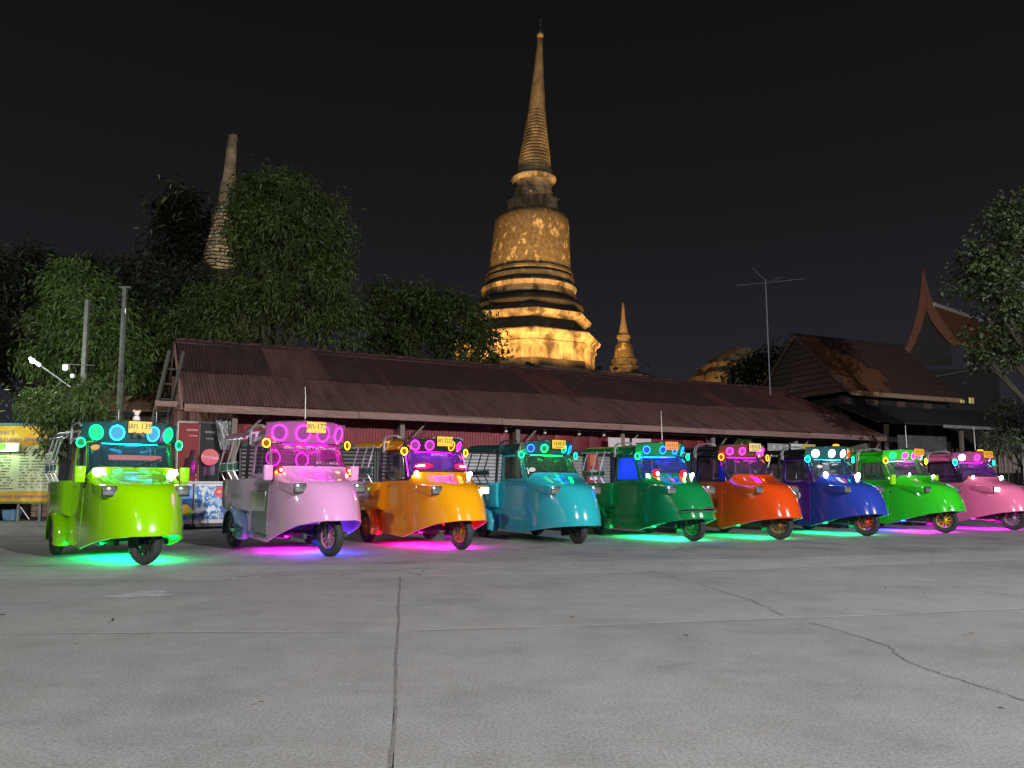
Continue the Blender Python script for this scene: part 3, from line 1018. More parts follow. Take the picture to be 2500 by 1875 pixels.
CY = 55.0
cc = at(1283, 1190, CY)
mpp = CY / _F
def cz(v): return at(1283, v, CY).z
def prof(lst): return [(r * mpp, cz(v)) for v, r in lst]
LEAN = math.tan(R(2.6))
zb = cz(905)
chedi = empty("bell_tower", (cc.x, CY, 0), 0, "tall gold lit bell shaped brick stupa tower with ringed spire behind the shed", "stupa")
def part(name, lst, mat, n=64, rot=0.0, sharp=35, lean=True, absz=None):
    p = prof(lst) if absz is None else absz
    sh_ = LEAN if lean else 0
    m = MB().lathe([(r, z) for r, z in p], n, (0, 0, 0), shear=0.0, rot=rot)
    m.v = [(x + sh_ * max(0, z - zb), y, z) for x, y, z in m.v]
    return m.build(name, mat, chedi, sharp=sharp)
ROT8 = R(-85)
M_SHADEP = ruin_mat("shaded_stained_plaster", (0.05, 0.042, 0.034), (0.12, 0.1, 0.08), (.55, .66), .9)  # dark stain, with the shade of the set-back bands worked into its colour
part("terrace", None, M_PLD, 8, ROT8, 20, False, [(11.5, 0), (11.5, 3), (10.6, 3.1), (10.6, 6.4), (10.0, 6.5), (10.0, cz(945)), (5.4, cz(944)), (5.4, zb + .1)])
part("octagonal_base", [(906, 172), (868, 172), (866, 177), (861, 177), (858, 174), (850, 176), (846, 184), (838, 186), (835, 184), (833, 160)], M_PL, 8, ROT8, 20)
part("tier_wall", [(836, 158), (829, 148), (824, 143), (801, 142)], M_SHADEP, 8, ROT8, 20)
part("octagonal_tier", [(803, 143), (802, 147), (799, 149), (795, 159), (787, 161), (784, 156), (782, 134)], M_PL, 8, ROT8, 20)
part("cushion_moulding", [(785, 128), (770, 128), (766, 136), (760, 138), (752, 134), (738, 112), (737, 108)], M_SHADEP, 64)
part("lower_ring", [(738, 117), (733, 119), (722, 114), (718, 117), (712, 119), (705, 112), (703, 106)], M_PL, 64)
part("middle_ring", [(704, 105), (699, 106), (694, 111), (688, 112), (682, 107), (680, 103)], M_SHADEP, 64)
part("upper_ring", [(681, 106), (678, 109), (673, 108), (671, 104)], M_PLD, 64)
part("bell", [(672, 103), (660, 102), (640, 100.5), (610, 97.5), (580, 95), (560, 94), (549, 93), (541, 90.5), (534, 86), (529, 78), (526, 64), (524, 40)], M_PLB, 72)
part("reliquary_block", [(526, 70), (521, 70), (519, 65), (494, 62), (492, 67), (488, 67), (486, 54)], M_PLC, 4, R(-97), 20)
part("colonnade", [(488, 50), (474, 50), (472, 47), (448, 45)], M_PLC, 40)
part("disc_moulding", [(449, 46), (446, 54), (441, 57), (438, 56), (435, 46)], M_PL, 48)
rg = []
for k in range(19):
    v0 = 430 - k * 8.2
    r0 = 45.5 - k * 1.27
    rg += [(v0, r0 - 3.2), (v0 - 1.4, r0), (v0 - 5.2, r0 - .4), (v0 - 6.6, r0 - 4.2)]
part("ringed_spire", rg, M_PLC, 40, 0, 25)
part("spire_cone", [(276, 21.5), (240, 19), (180, 13.5), (120, 8.2), (93, 6)], M_PLC, 32)
part("finial_ball", [(95, 4), (92, 7.5), (87, 9), (82, 7.5), (78, 3), (76, 2)], pm("gilded", (.6, .45, .2), .45, .3), 24)
part("finial_rod", [(78, 1.1), (50, .8), (48, 1.8), (45, .5)], M_STEEL, 8)

ctr = Vector((cc.x, CY, 0))
for k, (ang, en) in enumerate([(-150, 2300), (-118, 2500), (-88, 2500), (-58, 2500), (-28, 2400), (8, 2200)]):
    p = ctr + Vector((8.6 * math.cos(R(ang)), 8.6 * math.sin(R(ang)), cz(936)))
    aim = ctr + Vector((1.0 * math.cos(R(ang)), 1.0 * math.sin(R(ang)), zb + 13))
    flood(p, aim, en, 110, .2, GOLD, ["flood lamp on the stupa terrace at its far left", "flood lamp on the stupa terrace, second from the left",
          "flood lamp on the stupa terrace, third from the left", "flood lamp on the stupa terrace, third from the right",
          "flood lamp on the stupa terrace, second from the right", "flood lamp on the stupa terrace at its far right"][k])
flood((5.5, 37, .6), tuple(ctr + Vector((1, 0, 30))), 9500, 40, .25, (1.0, .68, .3), "flood lamp on the ground aimed at the stupa spire from the front")
flood((16.5, 41, .6), tuple(ctr + Vector((.8, 0, 26))), 3000, 46, .25, (1.0, .6, .2), "flood lamp on the ground aimed at the stupa spire from the right")

for k, ang in enumerate((-128, -90, -52)):   # narrow lamps for the spire
    p = ctr + Vector((9.3 * math.cos(R(ang)), 9.3 * math.sin(R(ang)), cz(936)))
    flood(p, ctr + Vector((.9, 0, zb + 19.5)), 6500, 34, .15, (1.0, .62, .24), "narrow flood lamp on the stupa terrace aimed at the spire from the " + ("left", "middle", "right")[k])
# small tower to the right
SY = 66.0
sc_ = at(1527, 1190, SY)
small = empty("small_tower", (sc_.x, SY, 0), 0, "small gold lit pointed stupa beyond the shed roof", "stupa")
ms = SY / _F
def sz(v): return at(1527, v, SY).z
def spart(name, lst, mat, n=32, rot=0.0, sharp=35):
    m = MB().lathe([(r * ms, sz(v)) for v, r in lst], n, rot=rot)
    return m.build(name, mat, small, sharp=sharp)
MB().lathe([(3.2, 0), (3.0, sz(925)), (2.0, sz(915))], 8).build("terrace", M_PLD, small)
spart("base", [(935, 44), (917, 41), (912, 36), (905, 36), (903, 38), (896, 38), (893, 31), (886, 31), (884, 34), (879, 33), (876, 27)], M_PLD, 8, R(20))
spart("bell", [(878, 27), (872, 25), (855, 22), (842, 19), (836, 15), (834, 10)], M_PLB)
spart("neck", [(836, 14), (828, 14), (826, 17), (820, 17), (818, 11)], M_PL)
rg = []
for k in range(9):
    v0 = 820 - k * 4.4; r0 = 12.5 - k * .75
    rg += [(v0, r0 - 1), (v0 - 1, r0), (v0 - 3, r0), (v0 - 4, r0 - 1.3)]
spart("ringed_spire", rg, M_PLC, 20, 0, 25)
spart("spire_cone", [(782, 6), (760, 4.4), (742, 2.6), (738, .5)], pm("spire_gilt", (.45, .25, .1), .6), 16)
flood((sc_.x - 2.6, SY - 4.0, sz(925) + .4), (sc_.x, SY, sz(830)), 1500, 90, .15, GOLD, "flood lamp at the left foot of the small stupa")
flood((sc_.x + 1.2, SY - 5.0, sz(925) + .4), (sc_.x, SY, sz(790)), 900, 80, .15, GOLD, "flood lamp at the right foot of the small stupa")

# broken brick spire on the left
RY = 48.0
rc = at(519, 1190, RY)
mr_ = RY / _F
spire = empty("ruined_spire", (rc.x, RY, 0), 0, "broken grey brick spire rising behind the left trees", "ruin")
def rz_(v): return at(519, v, RY).z
m = MB()
pr = []
for v in np.arange(760, 515, -9.0):
    r0 = interp(v, [330, 420, 480, 540, 600, 660, 720, 760], [11, 14, 20, 29, 38, 48, 58, 64])
    pr += [(r0 * mr_, rz_(v)), (r0 * mr_ * 1.02, rz_(v - 5)), (r0 * mr_ * .9, rz_(v - 6.5))]
m.lathe(pr, 36)
m.v = [(x + (z - rz_(700)) * .052 + rng.uniform(-.05, .05), y + rng.uniform(-.05, .05), z) for x, y, z in m.v]
m.build("ringed_shaft", ruin_mat("bare_brick", (0.27, 0.22, 0.16), (0.12, 0.1, 0.08), (.42, .6), 1.2), spire, sharp=25)
m = MB()
m.lathe([(interp(v, [330, 420, 520], [11, 14.5, 24]) * mr_, rz_(v)) for v in (522, 500, 470, 452, 448, 420, 395, 370, 350, 338, 331)], 20)
m.v = [(x + (z - rz_(700)) * .052 + rng.uniform(-.045, .045), y, z + rng.uniform(-.06, .06)) for x, y, z in m.v]
m.build("broken_cone", ruin_mat("pale_ruin", (0.3, 0.25, 0.19), (0.15, 0.12, 0.1), (.44, .62), 1.0), spire, sharp=30)
MB().lathe([(5, 0), (4.5, 6), (3, rz_(755)), (1.6, rz_(735))], 24).build("base", M_PLD, spire)
flood((rc.x + 3.5, RY - 9, 3.0), (rc.x, RY, rz_(520)), 15000, 60, .2, (1.0, .82, .55), "flood lamp in the trees aimed at the broken spire")

# low ruined mound right of the small tower
RMY = 58.0
mp_ = at(1785, 1190, RMY)
mound = empty("ruined_mound", (mp_.x, RMY, 0), R(20), "low stepped mound of ruined brick beyond the shed", "ruin")
mm = RMY / _F
for k, (v0, v1, w0, w1) in enumerate([(1010, 918, 110, 96), (918, 892, 90, 84), (892, 872, 74, 64), (872, 853, 56, 38)]):
    z0, z1 = at(1785, v0, RMY).z, at(1785, v1, RMY).z
    b = MB()
    w0 *= mm; w1 *= mm
    n = 24
    rows = []
    for q in range(5):
        t = q / 4
        w = w0 + (w1 - w0) * t
        row = []
        for i in range(n):
            a = 2 * math.pi * i / n + R(45)
            c_, s_ = math.cos(a), math.sin(a)
            rr = w / max(abs(c_), abs(s_)) ** .75 * .78 * rng.uniform(.95, 1.04)
            row.append((rr * c_ + k * .35, rr * s_, z0 + (z1 - z0) * t + rng.uniform(-.08, .08)))
        rows.append(row)
    b.grid(rows, wrap=True)
    b.add(rows[-1], [tuple(range(n))])
    b.build("brick_tier", ruin_mat("mound_brick", (0.3, 0.2, 0.11), (0.14, 0.09, 0.05), (.42, .6), 1.3), mound, sharp=30)
flood((mp_.x - 6, RMY - 9, 4.5), (mp_.x, RMY, 10), 2600, 80, .2, (1.0, .66, .25), "flood lamp beside the ruined mound")

# ------------------------------------------------------------------ trees
def leaf_mesh(lobes, ll, lw, droop, seed, per=26, spread=.34):
    r = np.random.default_rng(seed)
    C, D, S = [], [], []
    parts = []
    for (c, rad, n) in lobes:              # a loose core and smaller tufts round its rim
        parts.append((c, rad, int(n * .5)))
        for _ in range(6):
            d = r.normal(size=3); d /= np.linalg.norm(d)
            d[2] = d[2] * .9 + .15
            k_ = r.uniform(.26, .46)
            parts.append((tuple(np.array(c) + d * np.array(rad) * r.uniform(.75, 1.12)), tuple(np.array(rad) * k_), int(n * .5 / 6 * k_ / .36)))
    for (c, rad, n) in parts:
        nc = max(2, n // per)
        d = r.normal(size=(nc, 3))
        d /= np.linalg.norm(d, axis=1)[:, None]
        q = r.uniform(.25, 1, nc) ** .38
        pos = np.array(c) + d * q[:, None] * np.array(rad) * r.uniform(.86, 1.1, (nc, 1))
        cl = np.repeat(pos, per, axis=0)
        out = np.repeat(d, per, axis=0)
        off = r.normal(size=(len(cl), 3)) * spread * r.uniform(.6, 1.3, (nc, 1)).repeat(per, axis=0)
        off[:, 2] *= .75
        C.append(cl + off)
        dd = out * .6 + r.normal(size=(len(cl), 3)) * .55
        dd[:, 2] -= droop
        dd /= np.linalg.norm(dd, axis=1)[:, None]
        D.append(dd)
        S.append(r.uniform(.65, 1.25, len(cl)))
    C = np.concatenate(C); D = np.concatenate(D); S = np.concatenate(S)
    n = len(C)
    side = np.cross(D, r.normal(size=(n, 3)))
    side /= np.linalg.norm(side, axis=1)[:, None]
    nor = np.cross(D, side)
    L = (ll * S)[:, None]; W = (lw * S)[:, None]
    v = np.empty((n, 6, 3))
    v[:, 0] = C
    v[:, 1] = C + D * L * .4 + side * W * .5 + nor * W * .18
    v[:, 2] = C + D * L * .75 + side * W * .36 + nor * W * .1 - np.array([0, 0, .05]) * L
    v[:, 3] = C + D * L - np.array([0, 0, .14]) * L
    v[:, 4] = C + D * L * .75 - side * W * .36 + nor * W * .1 - np.array([0, 0, .05]) * L
    v[:, 5] = C + D * L * .4 - side * W * .5 + nor * W * .18
    me = bpy.data.meshes.new("foliage")
    idx = np.arange(n * 6).reshape(n, 6)
    faces = np.concatenate([idx[:, [0, 1, 2, 3]], idx[:, [0, 3, 4, 5]]])
    me.from_pydata(v.reshape(-1, 3).tolist(), [], faces.tolist())
    return me

M_BARK = pm("bark", (0.045, 0.035, 0.025), .9, var=.4, vscale=3, stretch=(3, 3, .7), bump=.6, bscale=12)
LEAF_A = leafmat("mango_leaf", (0.018, 0.034, 0.008), (0.11, 0.155, 0.033), .2)
LEAF_B = leafmat("dark_leaf", (0.014, 0.022, 0.009), (0.035, 0.05, 0.018), .2)
LEAF_C = leafmat("bright_leaf", (0.03, 0.062, 0.012), (0.1, 0.17, 0.026), .25)
LEAF_D = leafmat("broad_leaf", (0.009, 0.015, 0.006), (0.075, 0.11, 0.03), .2)

def tree(name, label, lobes, Y, trunk_u, leaf, ll, lw, droop, seed, dens=1.0, per=26, spread=.34, group="trees round the forecourt", depth=.85, tr=.22):
    k = Y / _F
    L3 = []
    for (u, v, ru, rv, n) in lobes:
        yy = Y + (rng.uniform(-1, 1) * .8)
        L3.append((tuple(at(u, v, yy)), (ru * k, max(ru, rv) * k * depth, rv * k), int(n * dens)))
    base = at(trunk_u, 1190, Y); base.z = 0
    t = empty(name, tuple(base), 0, label, "tree", group)
    # limbs are laid out in world space, then moved to the root
    def loc(p): return (p[0] - base.x, p[1] - base.y, p[2])
    top = min(L3, key=lambda q: q[0][2])[0][2]
    fork = Vector((base.x + rng.uniform(-.2, .2), base.y, max(1.6, top * .62)))
    tk = MB().tube([loc((base.x, base.y, -.1)), loc((base.x + .06, base.y, fork.z * .5)), loc(fork)], [tr * 1.35, tr, tr * .82], 10)
    tk.build("trunk", M_BARK, t)
    for (c, rad, n) in L3:
        mid = fork.lerp(Vector(c), .55) + Vector((rng.uniform(-.3, .3), 0, -.25))
        MB().tube([loc(fork), loc(mid), loc(c), loc((c[0] + rad[0] * .5, c[1], c[2] + rad[2] * .6))], [tr * .62, tr * .42, tr * .2, .015], 7).build("limb", M_BARK, t)
        MB().tube([loc(mid), loc((c[0] - rad[0] * .6, c[1] - rad[1] * .5, c[2] - rad[2] * .1))], [tr * .3, .012], 6).build("limb", M_BARK, t)
    L0 = [(loc(c), rad, n) for (c, rad, n) in L3]
    me = leaf_mesh(L0, ll, lw, droop, seed, per, spread)
    put(me, "crown", leaf, t, kind="stuff")
    return t

tree("mango_tree", "large weeping leaved tree rising above the left half of the shed roof",
     [(638, 480, 78, 60, 2400), (620, 560, 50, 62, 1300), (730, 520, 85, 62, 2300), (700, 580, 110, 90, 3000), (800, 620, 60, 75, 1500), (638, 680, 90, 95, 2600),
      (730, 720, 130, 105, 3000), (490, 800, 90, 62, 1700), (530, 740, 60, 50, 900), (610, 800, 120, 70, 1900), (820, 790, 70, 80, 1400)],
     29, 640, LEAF_A, .23, .055, .75, 21, 2.2, 24, .28, tr=.3)
tree("dark_tree", "dim grey green tree standing behind the broken spire",
     [(440, 530, 62, 62, 1300), (500, 600, 60, 70, 1200), (430, 620, 52, 60, 900)],
     52, 465, LEAF_B, .6, .16, .6, 22, 1.0, 24, .55, tr=.3)
tree("background_tree", "dark bushy tree at the far left edge of the photo",
     [(40, 680, 105, 62, 1700), (150, 690, 90, 62, 1500), (30, 790, 110, 90, 1700), (-70, 740, 90, 110, 1200), (60, 900, 120, 90, 1700), (260, 690, 70, 58, 1000)],
     33, 60, LEAF_B, .3, .09, .45, 23, 1.6, 24, .4, tr=.28)
tree("background_tree", "dark shadowy tree between the far left tree and the broken spire",
     [(350, 690, 90, 70, 1600), (430, 720, 70, 60, 1200), (500, 705, 48, 42, 800), (490, 745, 60, 55, 1000), (330, 790, 100, 90, 1600), (430, 840, 90, 80, 1300), (300, 890, 90, 80, 1200)],
     31, 350, LEAF_B, .28, .075, .6, 24, 1.6, 24, .36, tr=.28)
tree("mango_tree", "bright green drooping tree behind the two concrete posts",
     [(190, 700, 75, 55, 1200), (150, 790, 75, 70, 1300), (240, 810, 70, 80, 1300), (130, 880, 55, 60, 900), (260, 910, 65, 60, 800), (330, 880, 60, 60, 800)],
     23, 235, LEAF_C, .19, .046, .7, 25, 2.2, 22, .22, tr=.18)
tree("young_tree", "low drooping leafy tree between the notice board and the lime vehicle",
     [(120, 985, 62, 38, 620), (190, 1010, 62, 40, 640), (110, 1030, 45, 32, 380), (150, 1085, 45, 38, 380), (225, 975, 45, 35, 380)],
     17, 165, LEAF_C, .16, .04, .8, 26, 1.7, 20, .15, tr=.09)
tree("round_tree", "dense dark green tree standing left of the gold stupa base",
     [(960, 780, 75, 70, 1500), (1040, 765, 80, 62, 1700), (1120, 800, 80, 80, 1700), (1165, 860, 55, 60, 900), (1010, 860, 90, 70, 1300), (930, 870, 60, 60, 800)],
     37, 1030, LEAF_A, .28, .095, .45, 27, 1.7, 24, .36, tr=.26)
tree("dark_tree", "small black silhouetted tree beside the ruined mound",
     [(1840, 905, 55, 38, 900), (1895, 890, 48, 48, 900), (1800, 930, 40, 25, 400)],
     40, 1860, LEAF_B, .34, .12, .4, 28, 1.0, 22, .34, tr=.16)
tree("broad_leaved_tree", "broad leaved tree reaching in from the right edge",
     [(2475, 520, 40, 42, 300), (2440, 600, 62, 52, 560), (2510, 620, 70, 80, 700), (2400, 660, 52, 40, 380), (2440, 720, 80, 62, 700), (2510, 790, 70, 70, 600), (2450, 830, 60, 50, 420), (2420, 885, 38, 30, 150)],
     21, 2660, LEAF_D, .13, .085, .15, 29, 2.0, 20, .22, tr=.2)
tree("shrub", "low grey green bush at the right edge above the fence",
     [(2470, 1005, 55, 22, 420), (2490, 1040, 45, 30, 360), (2450, 1085, 45, 20, 300)],
     23, 2490, LEAF_D, .2, .035, .1, 30, 1.0, 20, .14, group="shrubs", tr=.06)

# ------------------------------------------------------------------ Thai houses on the right
M_TILE1 = pm("roof_tile_brown", (0.15, 0.055, 0.022), .75, var=.25, vscale=2.0)
M_TILE2 = pm("roof_tile_dark", (0.05, 0.024, 0.018), .8, var=.35, vscale=2.0, color2=(.12, .05, .03), mixpos=(.5, .66))
M_TEAK = pm("teak_board", (0.1, 0.065, 0.05), .7, var=.3, vscale=3, stretch=(1, 1, 5))
M_TEAKD = pm("dark_teak", (0.024, 0.019, 0.017), .75, var=.3, vscale=3)
hA, hB = Vector((13.57, 35.0, 0)), Vector((20.3, 38.0, 0))
hd = (hB - hA); hlen = hd.length; hang = math.atan2(hd.y, hd.x)
house = empty("thai_house", (hA.x, hA.y, 0), hang, "dark wooden house with steep rust brown roof beyond the shed", "house")
zr, ze, run = 8.22, 5.2, 3.05
sl_h = math.hypot(zr - ze, run); an_h = math.atan2(zr - ze, run)
ncol, nrow = 11, 9
tw, tl = hlen / ncol, sl_h / nrow
tile_me = MB().hexa([(0, 0, 0), (tw - .01, 0, 0), (tw - .01, tl * 1.12, .0), (0, tl * 1.12, 0)],
                    [(0, 0, .035), (tw - .01, 0, .035), (tw - .01, tl * 1.12, .012), (0, tl * 1.12, .012)]).mesh("tile")
for i in range(ncol):
    for j in range(nrow):
        edge = 2.6 + 1.6 * math.sin(j * .45 + .6)  # lit strip down the left is put into the tile colour
        mt = M_TILE1 if i < edge else M_TILE2
        s = j * tl
        put(tile_me, "roof_tile", mt, house, loc=(i * tw, -run + s * math.cos(an_h), ze + s * math.sin(an_h) + rng.uniform(0, .01)), rot=(an_h, 0, 0))
MB().hexa([(0, run, ze - .03), (hlen, run, ze - .03), (hlen, -.02, zr - .02), (0, -.02, zr - .02)],
          [(0, run, ze + .04), (hlen, run, ze + .04), (hlen, 0, zr + .05), (0, 0, zr + .05)]).build("rear_roof", M_TILE2, house)
MB().tube([(-.12, 0, zr + .06), (hlen + .1, 0, zr + .06)], .07, 8).build("ridge_cap", M_TEAKD, house)
npl = 11
for k in range(npl):                       # horizontal gable planks
    z0 = ze + (zr - ze - .12) * k / npl
    z1 = ze + (zr - ze - .12) * (k + 1) / npl - .02
    w0 = run * (1 - (z0 - ze) / (zr - ze)) - .1
    w1 = run * (1 - (z1 - ze) / (zr - ze)) - .1
    MB().hexa([(.1, -w0, z0), (.16, -w0, z0), (.16, w0, z0), (.1, w0, z0)], [(.12, -w1, z1), (.16, -w1, z1), (.16, w1, z1), (.12, w1, z1)]).build("gable_plank", M_TEAK, house)
for s in (-1, 1):
    MB().hexa([(-.06, s * (run + .1), ze - .2), (0.02, s * (run + .1), ze - .2), (.02, 0, zr - .12), (-.06, 0, zr - .12)],
              [(-.06, s * (run + .1), ze + .0), (.02, s * (run + .1), ze), (.02, 0, zr + .1), (-.06, 0, zr + .1)]).build("barge_board", M_TEAK, house)
MB().box((hlen / 2, -run - .03, ze - .09), (hlen, .05, .2)).build("eave_board", pm("eave_paint", (.3, .19, .12), .7, var=.35, vscale=2), house)
for k in range(12):                        # wall boards below
    MB().box((.3 + .6 * k, -run + .55, 2.5), (.585, .05, 5.1)).build("wall_board", M_TEAKD if k % 3 else M_TEAK, house)
MB().box((hlen / 2, 0, 2.5), (hlen - .3, run * 2 - 1.2, 5.0)).build("house_body", M_TEAKD, house)
MB().hexa([(-.6, -run - 1.9, 3.62), (hlen + 3.2, -run - 1.9, 3.62), (hlen + 3.2, -run + .5, 4.65), (-.6, -run + .5, 4.65)],
          [(-.6, -run - 1.9, 3.68), (hlen + 3.2, -run - 1.9, 3.68), (hlen + 3.2, -run + .5, 4.71), (-.6, -run + .5, 4.71)]).build("porch_roof", pm("porch_sheet", (.03, .03, .033), .6, var=.3), house)
MB().box((hlen * .5 + 2.9, -run - 1.95, 3.6), (hlen * .9, .06, .14)).build("gutter", pm("gutter_grey", (.25, .25, .26), .5, var=.3, vscale=2), house, bevel=.02)
MB().box((3.3, -run - .9, 2.4), (3.1, .05, 1.7)).build("wall_panel", pm("panel_grey", (.1, .1, .105), .6, var=.3, vscale=1), house)
MB().box((5.6, -run - .9, 1.6), (1.3, .05, 1.6)).build("wall_panel", pm("panel_brown", (.14, .085, .06), .7, var=.2), house)
for x in (.2, 4.9, 6.6, 8.0, 9.7):
    MB().box((x, -run - 1.6, 1.8), (.14, .14, 3.6)).build("porch_post", M_WOODGREY, house, bevel=.01)
M_LITWIN = em("lit_window", (1.0, .8, .3), .42)
for (u, v, w, h_) in ((2349, 980, .24, .14), (2371, 978, .3, .26), (2353, 1030, .32, .36)):
    p = at(u, v, 34.2)
    lp = house.matrix_basis.inverted() @ p
    wn_ = MB().box((0, 0, 0), (w, .04, h_)).build("lit_window", M_LITWIN, house, loc=lp)
    MB().box((0, -.03, 0), (.02, .03, h_ + .04)).build("mullion", M_TEAKD, wn_)

gable = empty("gabled_hall", tuple(Vector((at(2280, 1190, 42).x, 42, 0))), 0, "wooden hall with tall curved pointed gable finial at the right", "house")
gx = at(2280, 765, 42)
M_OR = pm("gable_orange", (0.17, 0.06, 0.027), .65, var=.25, vscale=2)
def gl(u, v, Y=42.0):
    p = at(u, v, Y)
    return Vector((p.x - gx.x, p.y - 42, p.z))
def bargeboard(pts_out, pts_in, name):
    m = MB()
    n = len(pts_out)
    rows = [[tuple(p) for p in pts_out], [tuple(p) for p in pts_in], [(p[0] + .05, p[1] + .16, p[2]) for p in pts_in], [(p[0] + .05, p[1] + .16, p[2]) for p in pts_out]]
    m.grid(rows + [rows[0]])
    return m.build(name, M_OR, gable, sharp=50)
bargeboard([gl(2273, 655), gl(2269, 700), gl(2262, 755), gl(2250, 800), gl(2236, 838), gl(2222, 866), gl(2212, 888)],
           [gl(2275, 655), gl(2281, 700), gl(2282, 757), gl(2270, 800), gl(2255, 838), gl(2240, 866), gl(2228, 888)], "barge_board")
bargeboard([gl(2275, 655), gl(2286, 700), gl(2300, 742), gl(2314, 772), gl(2332, 800), gl(2350, 822), gl(2368, 838)],
           [gl(2274, 655), gl(2281, 700), gl(2283, 757), gl(2294, 782), gl(2312, 808), gl(2332, 830), gl(2350, 846)], "barge_board")
MB().prism([tuple(q) for q in [(gl(2281, 758).x, gl(2281, 758).z), (gl(2228, 890).x, gl(2228, 890).z), (gl(2352, 890).x, gl(2352, 890).z), (gl(2345, 840).x, gl(2345, 840).z)]], .2, .3, 'xz').build("gable_panel", M_TEAKD, gable)
ra, rb = gl(2300, 748), gl(2450, 800, 47.5)
ea, eb = gl(2362, 842), gl(2520, 872, 47.5)
m = MB()
for k in range(8):
    t0, t1 = k / 8 + .004, (k + 1) / 8 - .004
    q = [ra.lerp(rb, t0), ra.lerp(rb, t1), ea.lerp(eb, t1), ea.lerp(eb, t0)]
    MB().hexa([tuple(p + Vector((0, .06, -.08))) for p in q], [tuple(p) for p in q]).build("roof_panel", M_TILE1 if k < 6 else M_TILE2, gable)
MB().tube([tuple(ra + Vector((0, -.03, .1))), tuple(rb + Vector((0, -.03, .1)))], .13, 6).build("ridge_cap", pm("pale_ridge", (.5, .44, .38), .6), gable)
MB().box((1.6, 3.2, 3.9), (5.4, 5.6, 7.8)).build("house_body", M_TEAKD, gable)
MB().tube([tuple(gl(2275, 925)), tuple(gl(2385, 905))], .05, 6).build("rail", M_STEEL, gable)

# ------------------------------------------------------------------ picket fence and gate at the right
fence = empty("picket_fence", (10.2, 25.6, 0), R(6), "weathered wooden picket fence behind the right hand vehicles", "fence")
pk = MB().prism([(-.042, 0), (.042, 0), (.042, 2.2), (0, 2.3), (-.042, 2.2)], -.012, .012, 'xz').mesh("picket", bevel=.004, segs=1)
for k in range(76):
    hgt = rng.uniform(.93, 1.04)
    o = put(pk, "picket", M_WOODGREY, fence, loc=(k * .112, rng.uniform(-.01, .01), 0), rot=(rng.uniform(-.02, .02), rng.uniform(-.03, .03), 0))
    o.scale = (rng.uniform(.75, 1.15), 1, hgt)
for z in (.5, 1.75):
    MB().box((4.2, .035, z), (8.6, .04, .08)).build("rail", M_WOODGREY, fence)
for k in range(5):
    MB().box((.1 + 2.1 * k, .09, 1.15), (.1, .09, 2.35)).build("post", M_WOODGREY, fence, bevel=.008)
gate = empty("metal_gate", (15.6, 22.6, 0), R(8), "grey corrugated metal gate at the right edge", "gate")
gm = corrugated(.8, 2.15, .08, .012).mesh("gate_sheet", solid=-.003, sharp=80)
for k in range(5):
    put(gm, "gate_sheet", pm("gate_grey", (.2, .21, .21), .55, .3, var=.3, vscale=2), gate, loc=(k * .8, 0, .05), rot=(R(90), 0, 0))
for z in (.15, 1.1, 2.15):
    MB().box((2, -.03, z), (4.05, .05, .06)).build("gate_bar", M_STEEL, gate)
for k in range(3):
    MB().box((.05 + k * 1.95, -.05, 1.15), (.08, .08, 2.3)).build("gate_post", M_STEEL, gate)

# ------------------------------------------------------------------ television aerial over the shed
ab = at(1880, 950, 29.5)
aer = empty("tv_aerial", (ab.x, ab.y, ab.z - .25), 0, "thin television aerial on a tall mast above the shed roof", "aerial")
hm = at(1876, 690, 29.5).z - ab.z + .25
MB().tube([(0, 0, 0), (-.06, 0, hm + .12)], .028, 7).build("mast", pm("aerial_grey", (.13, .13, .15), .5, .3), aer)
MA = MATS["aerial_grey"]
boom = [(-.95, -.9, hm - .42), (.95, .9, hm + .3)]
MB().tube([(-1.1, -1.0, hm - .35), (1.0, .95, hm + .32)], .018, 6).build("boom", MA, aer)
for k in range(9):
    t = k / 8
    c = Vector((-1.1, -1.0, hm - .35)).lerp(Vector((1.0, .95, hm + .32)), t)
    l = 1.15 - .75 * abs(t - .62) if 4 <= k <= 6 else .36
    MB().tube([tuple(c + Vector((-l, .62 * l, .05 * l))), tuple(c + Vector((l, -.62 * l, -.04 * l)))], .012, 5).build("element", MA, aer)
MB().tube([(-.02, 0, hm + .05), (-.5, .25, hm + .68)], .014, 5).build("element", MA, aer)
MB().tube([(.1, 0, hm + .05), (.75, .3, hm + .3)], .014, 5).build("element", MA, aer)

# ------------------------------------------------------------------ left side: posts, lamp, board, ladder, hut
M_POST = pm("concrete_post", (0.1, 0.105, 0.09), .85, var=.25, vscale=2)
p1 = at(191, 1190, 19); p1.z = 0
pole = empty("concrete_post", tuple(p1), 0, "shorter concrete post with a lamp arm left of the lime vehicle", "post", "concrete posts")
h1 = at(195, 733, 19).z
MB().hexa([(-.07, -.07, 0), (.07, -.07, 0), (.07, .07, 0), (-.07, .07, 0)], [(-.048, -.05, h1), (.048, -.05, h1), (.048, .05, h1), (-.048, .05, h1)]).build("shaft", M_POST, pole, bevel=.012)
q0, q1 = at(172, 945, 18.8) - p1, at(93, 888, 18.2) - p1
MB().tube([(0, 0, q0.z - .15), tuple(q0), tuple(q1)], .022, 7).build("lamp_arm", M_STEEL, pole)
dd = (q1 - q0).normalized()
lh = MB().tube([tuple(q1 - dd * .06), tuple(q1 + dd * .22)], [.05, .04], 10).build("lamp_head", M_WHITE, pole)
MB().ball(tuple(q1 + dd * .13 + Vector((0, -.03, -.02))), .055, 12, 8).build("lamp_bulb", em("lamp_white", (.93, .97, 1.0), 28), lh)
lamp_obj("arm_light", 'POINT', pole, tuple(q1 + dd * .25 + Vector((0, -.2, -.12))), 110, (.9, 1.0, .92), .06)
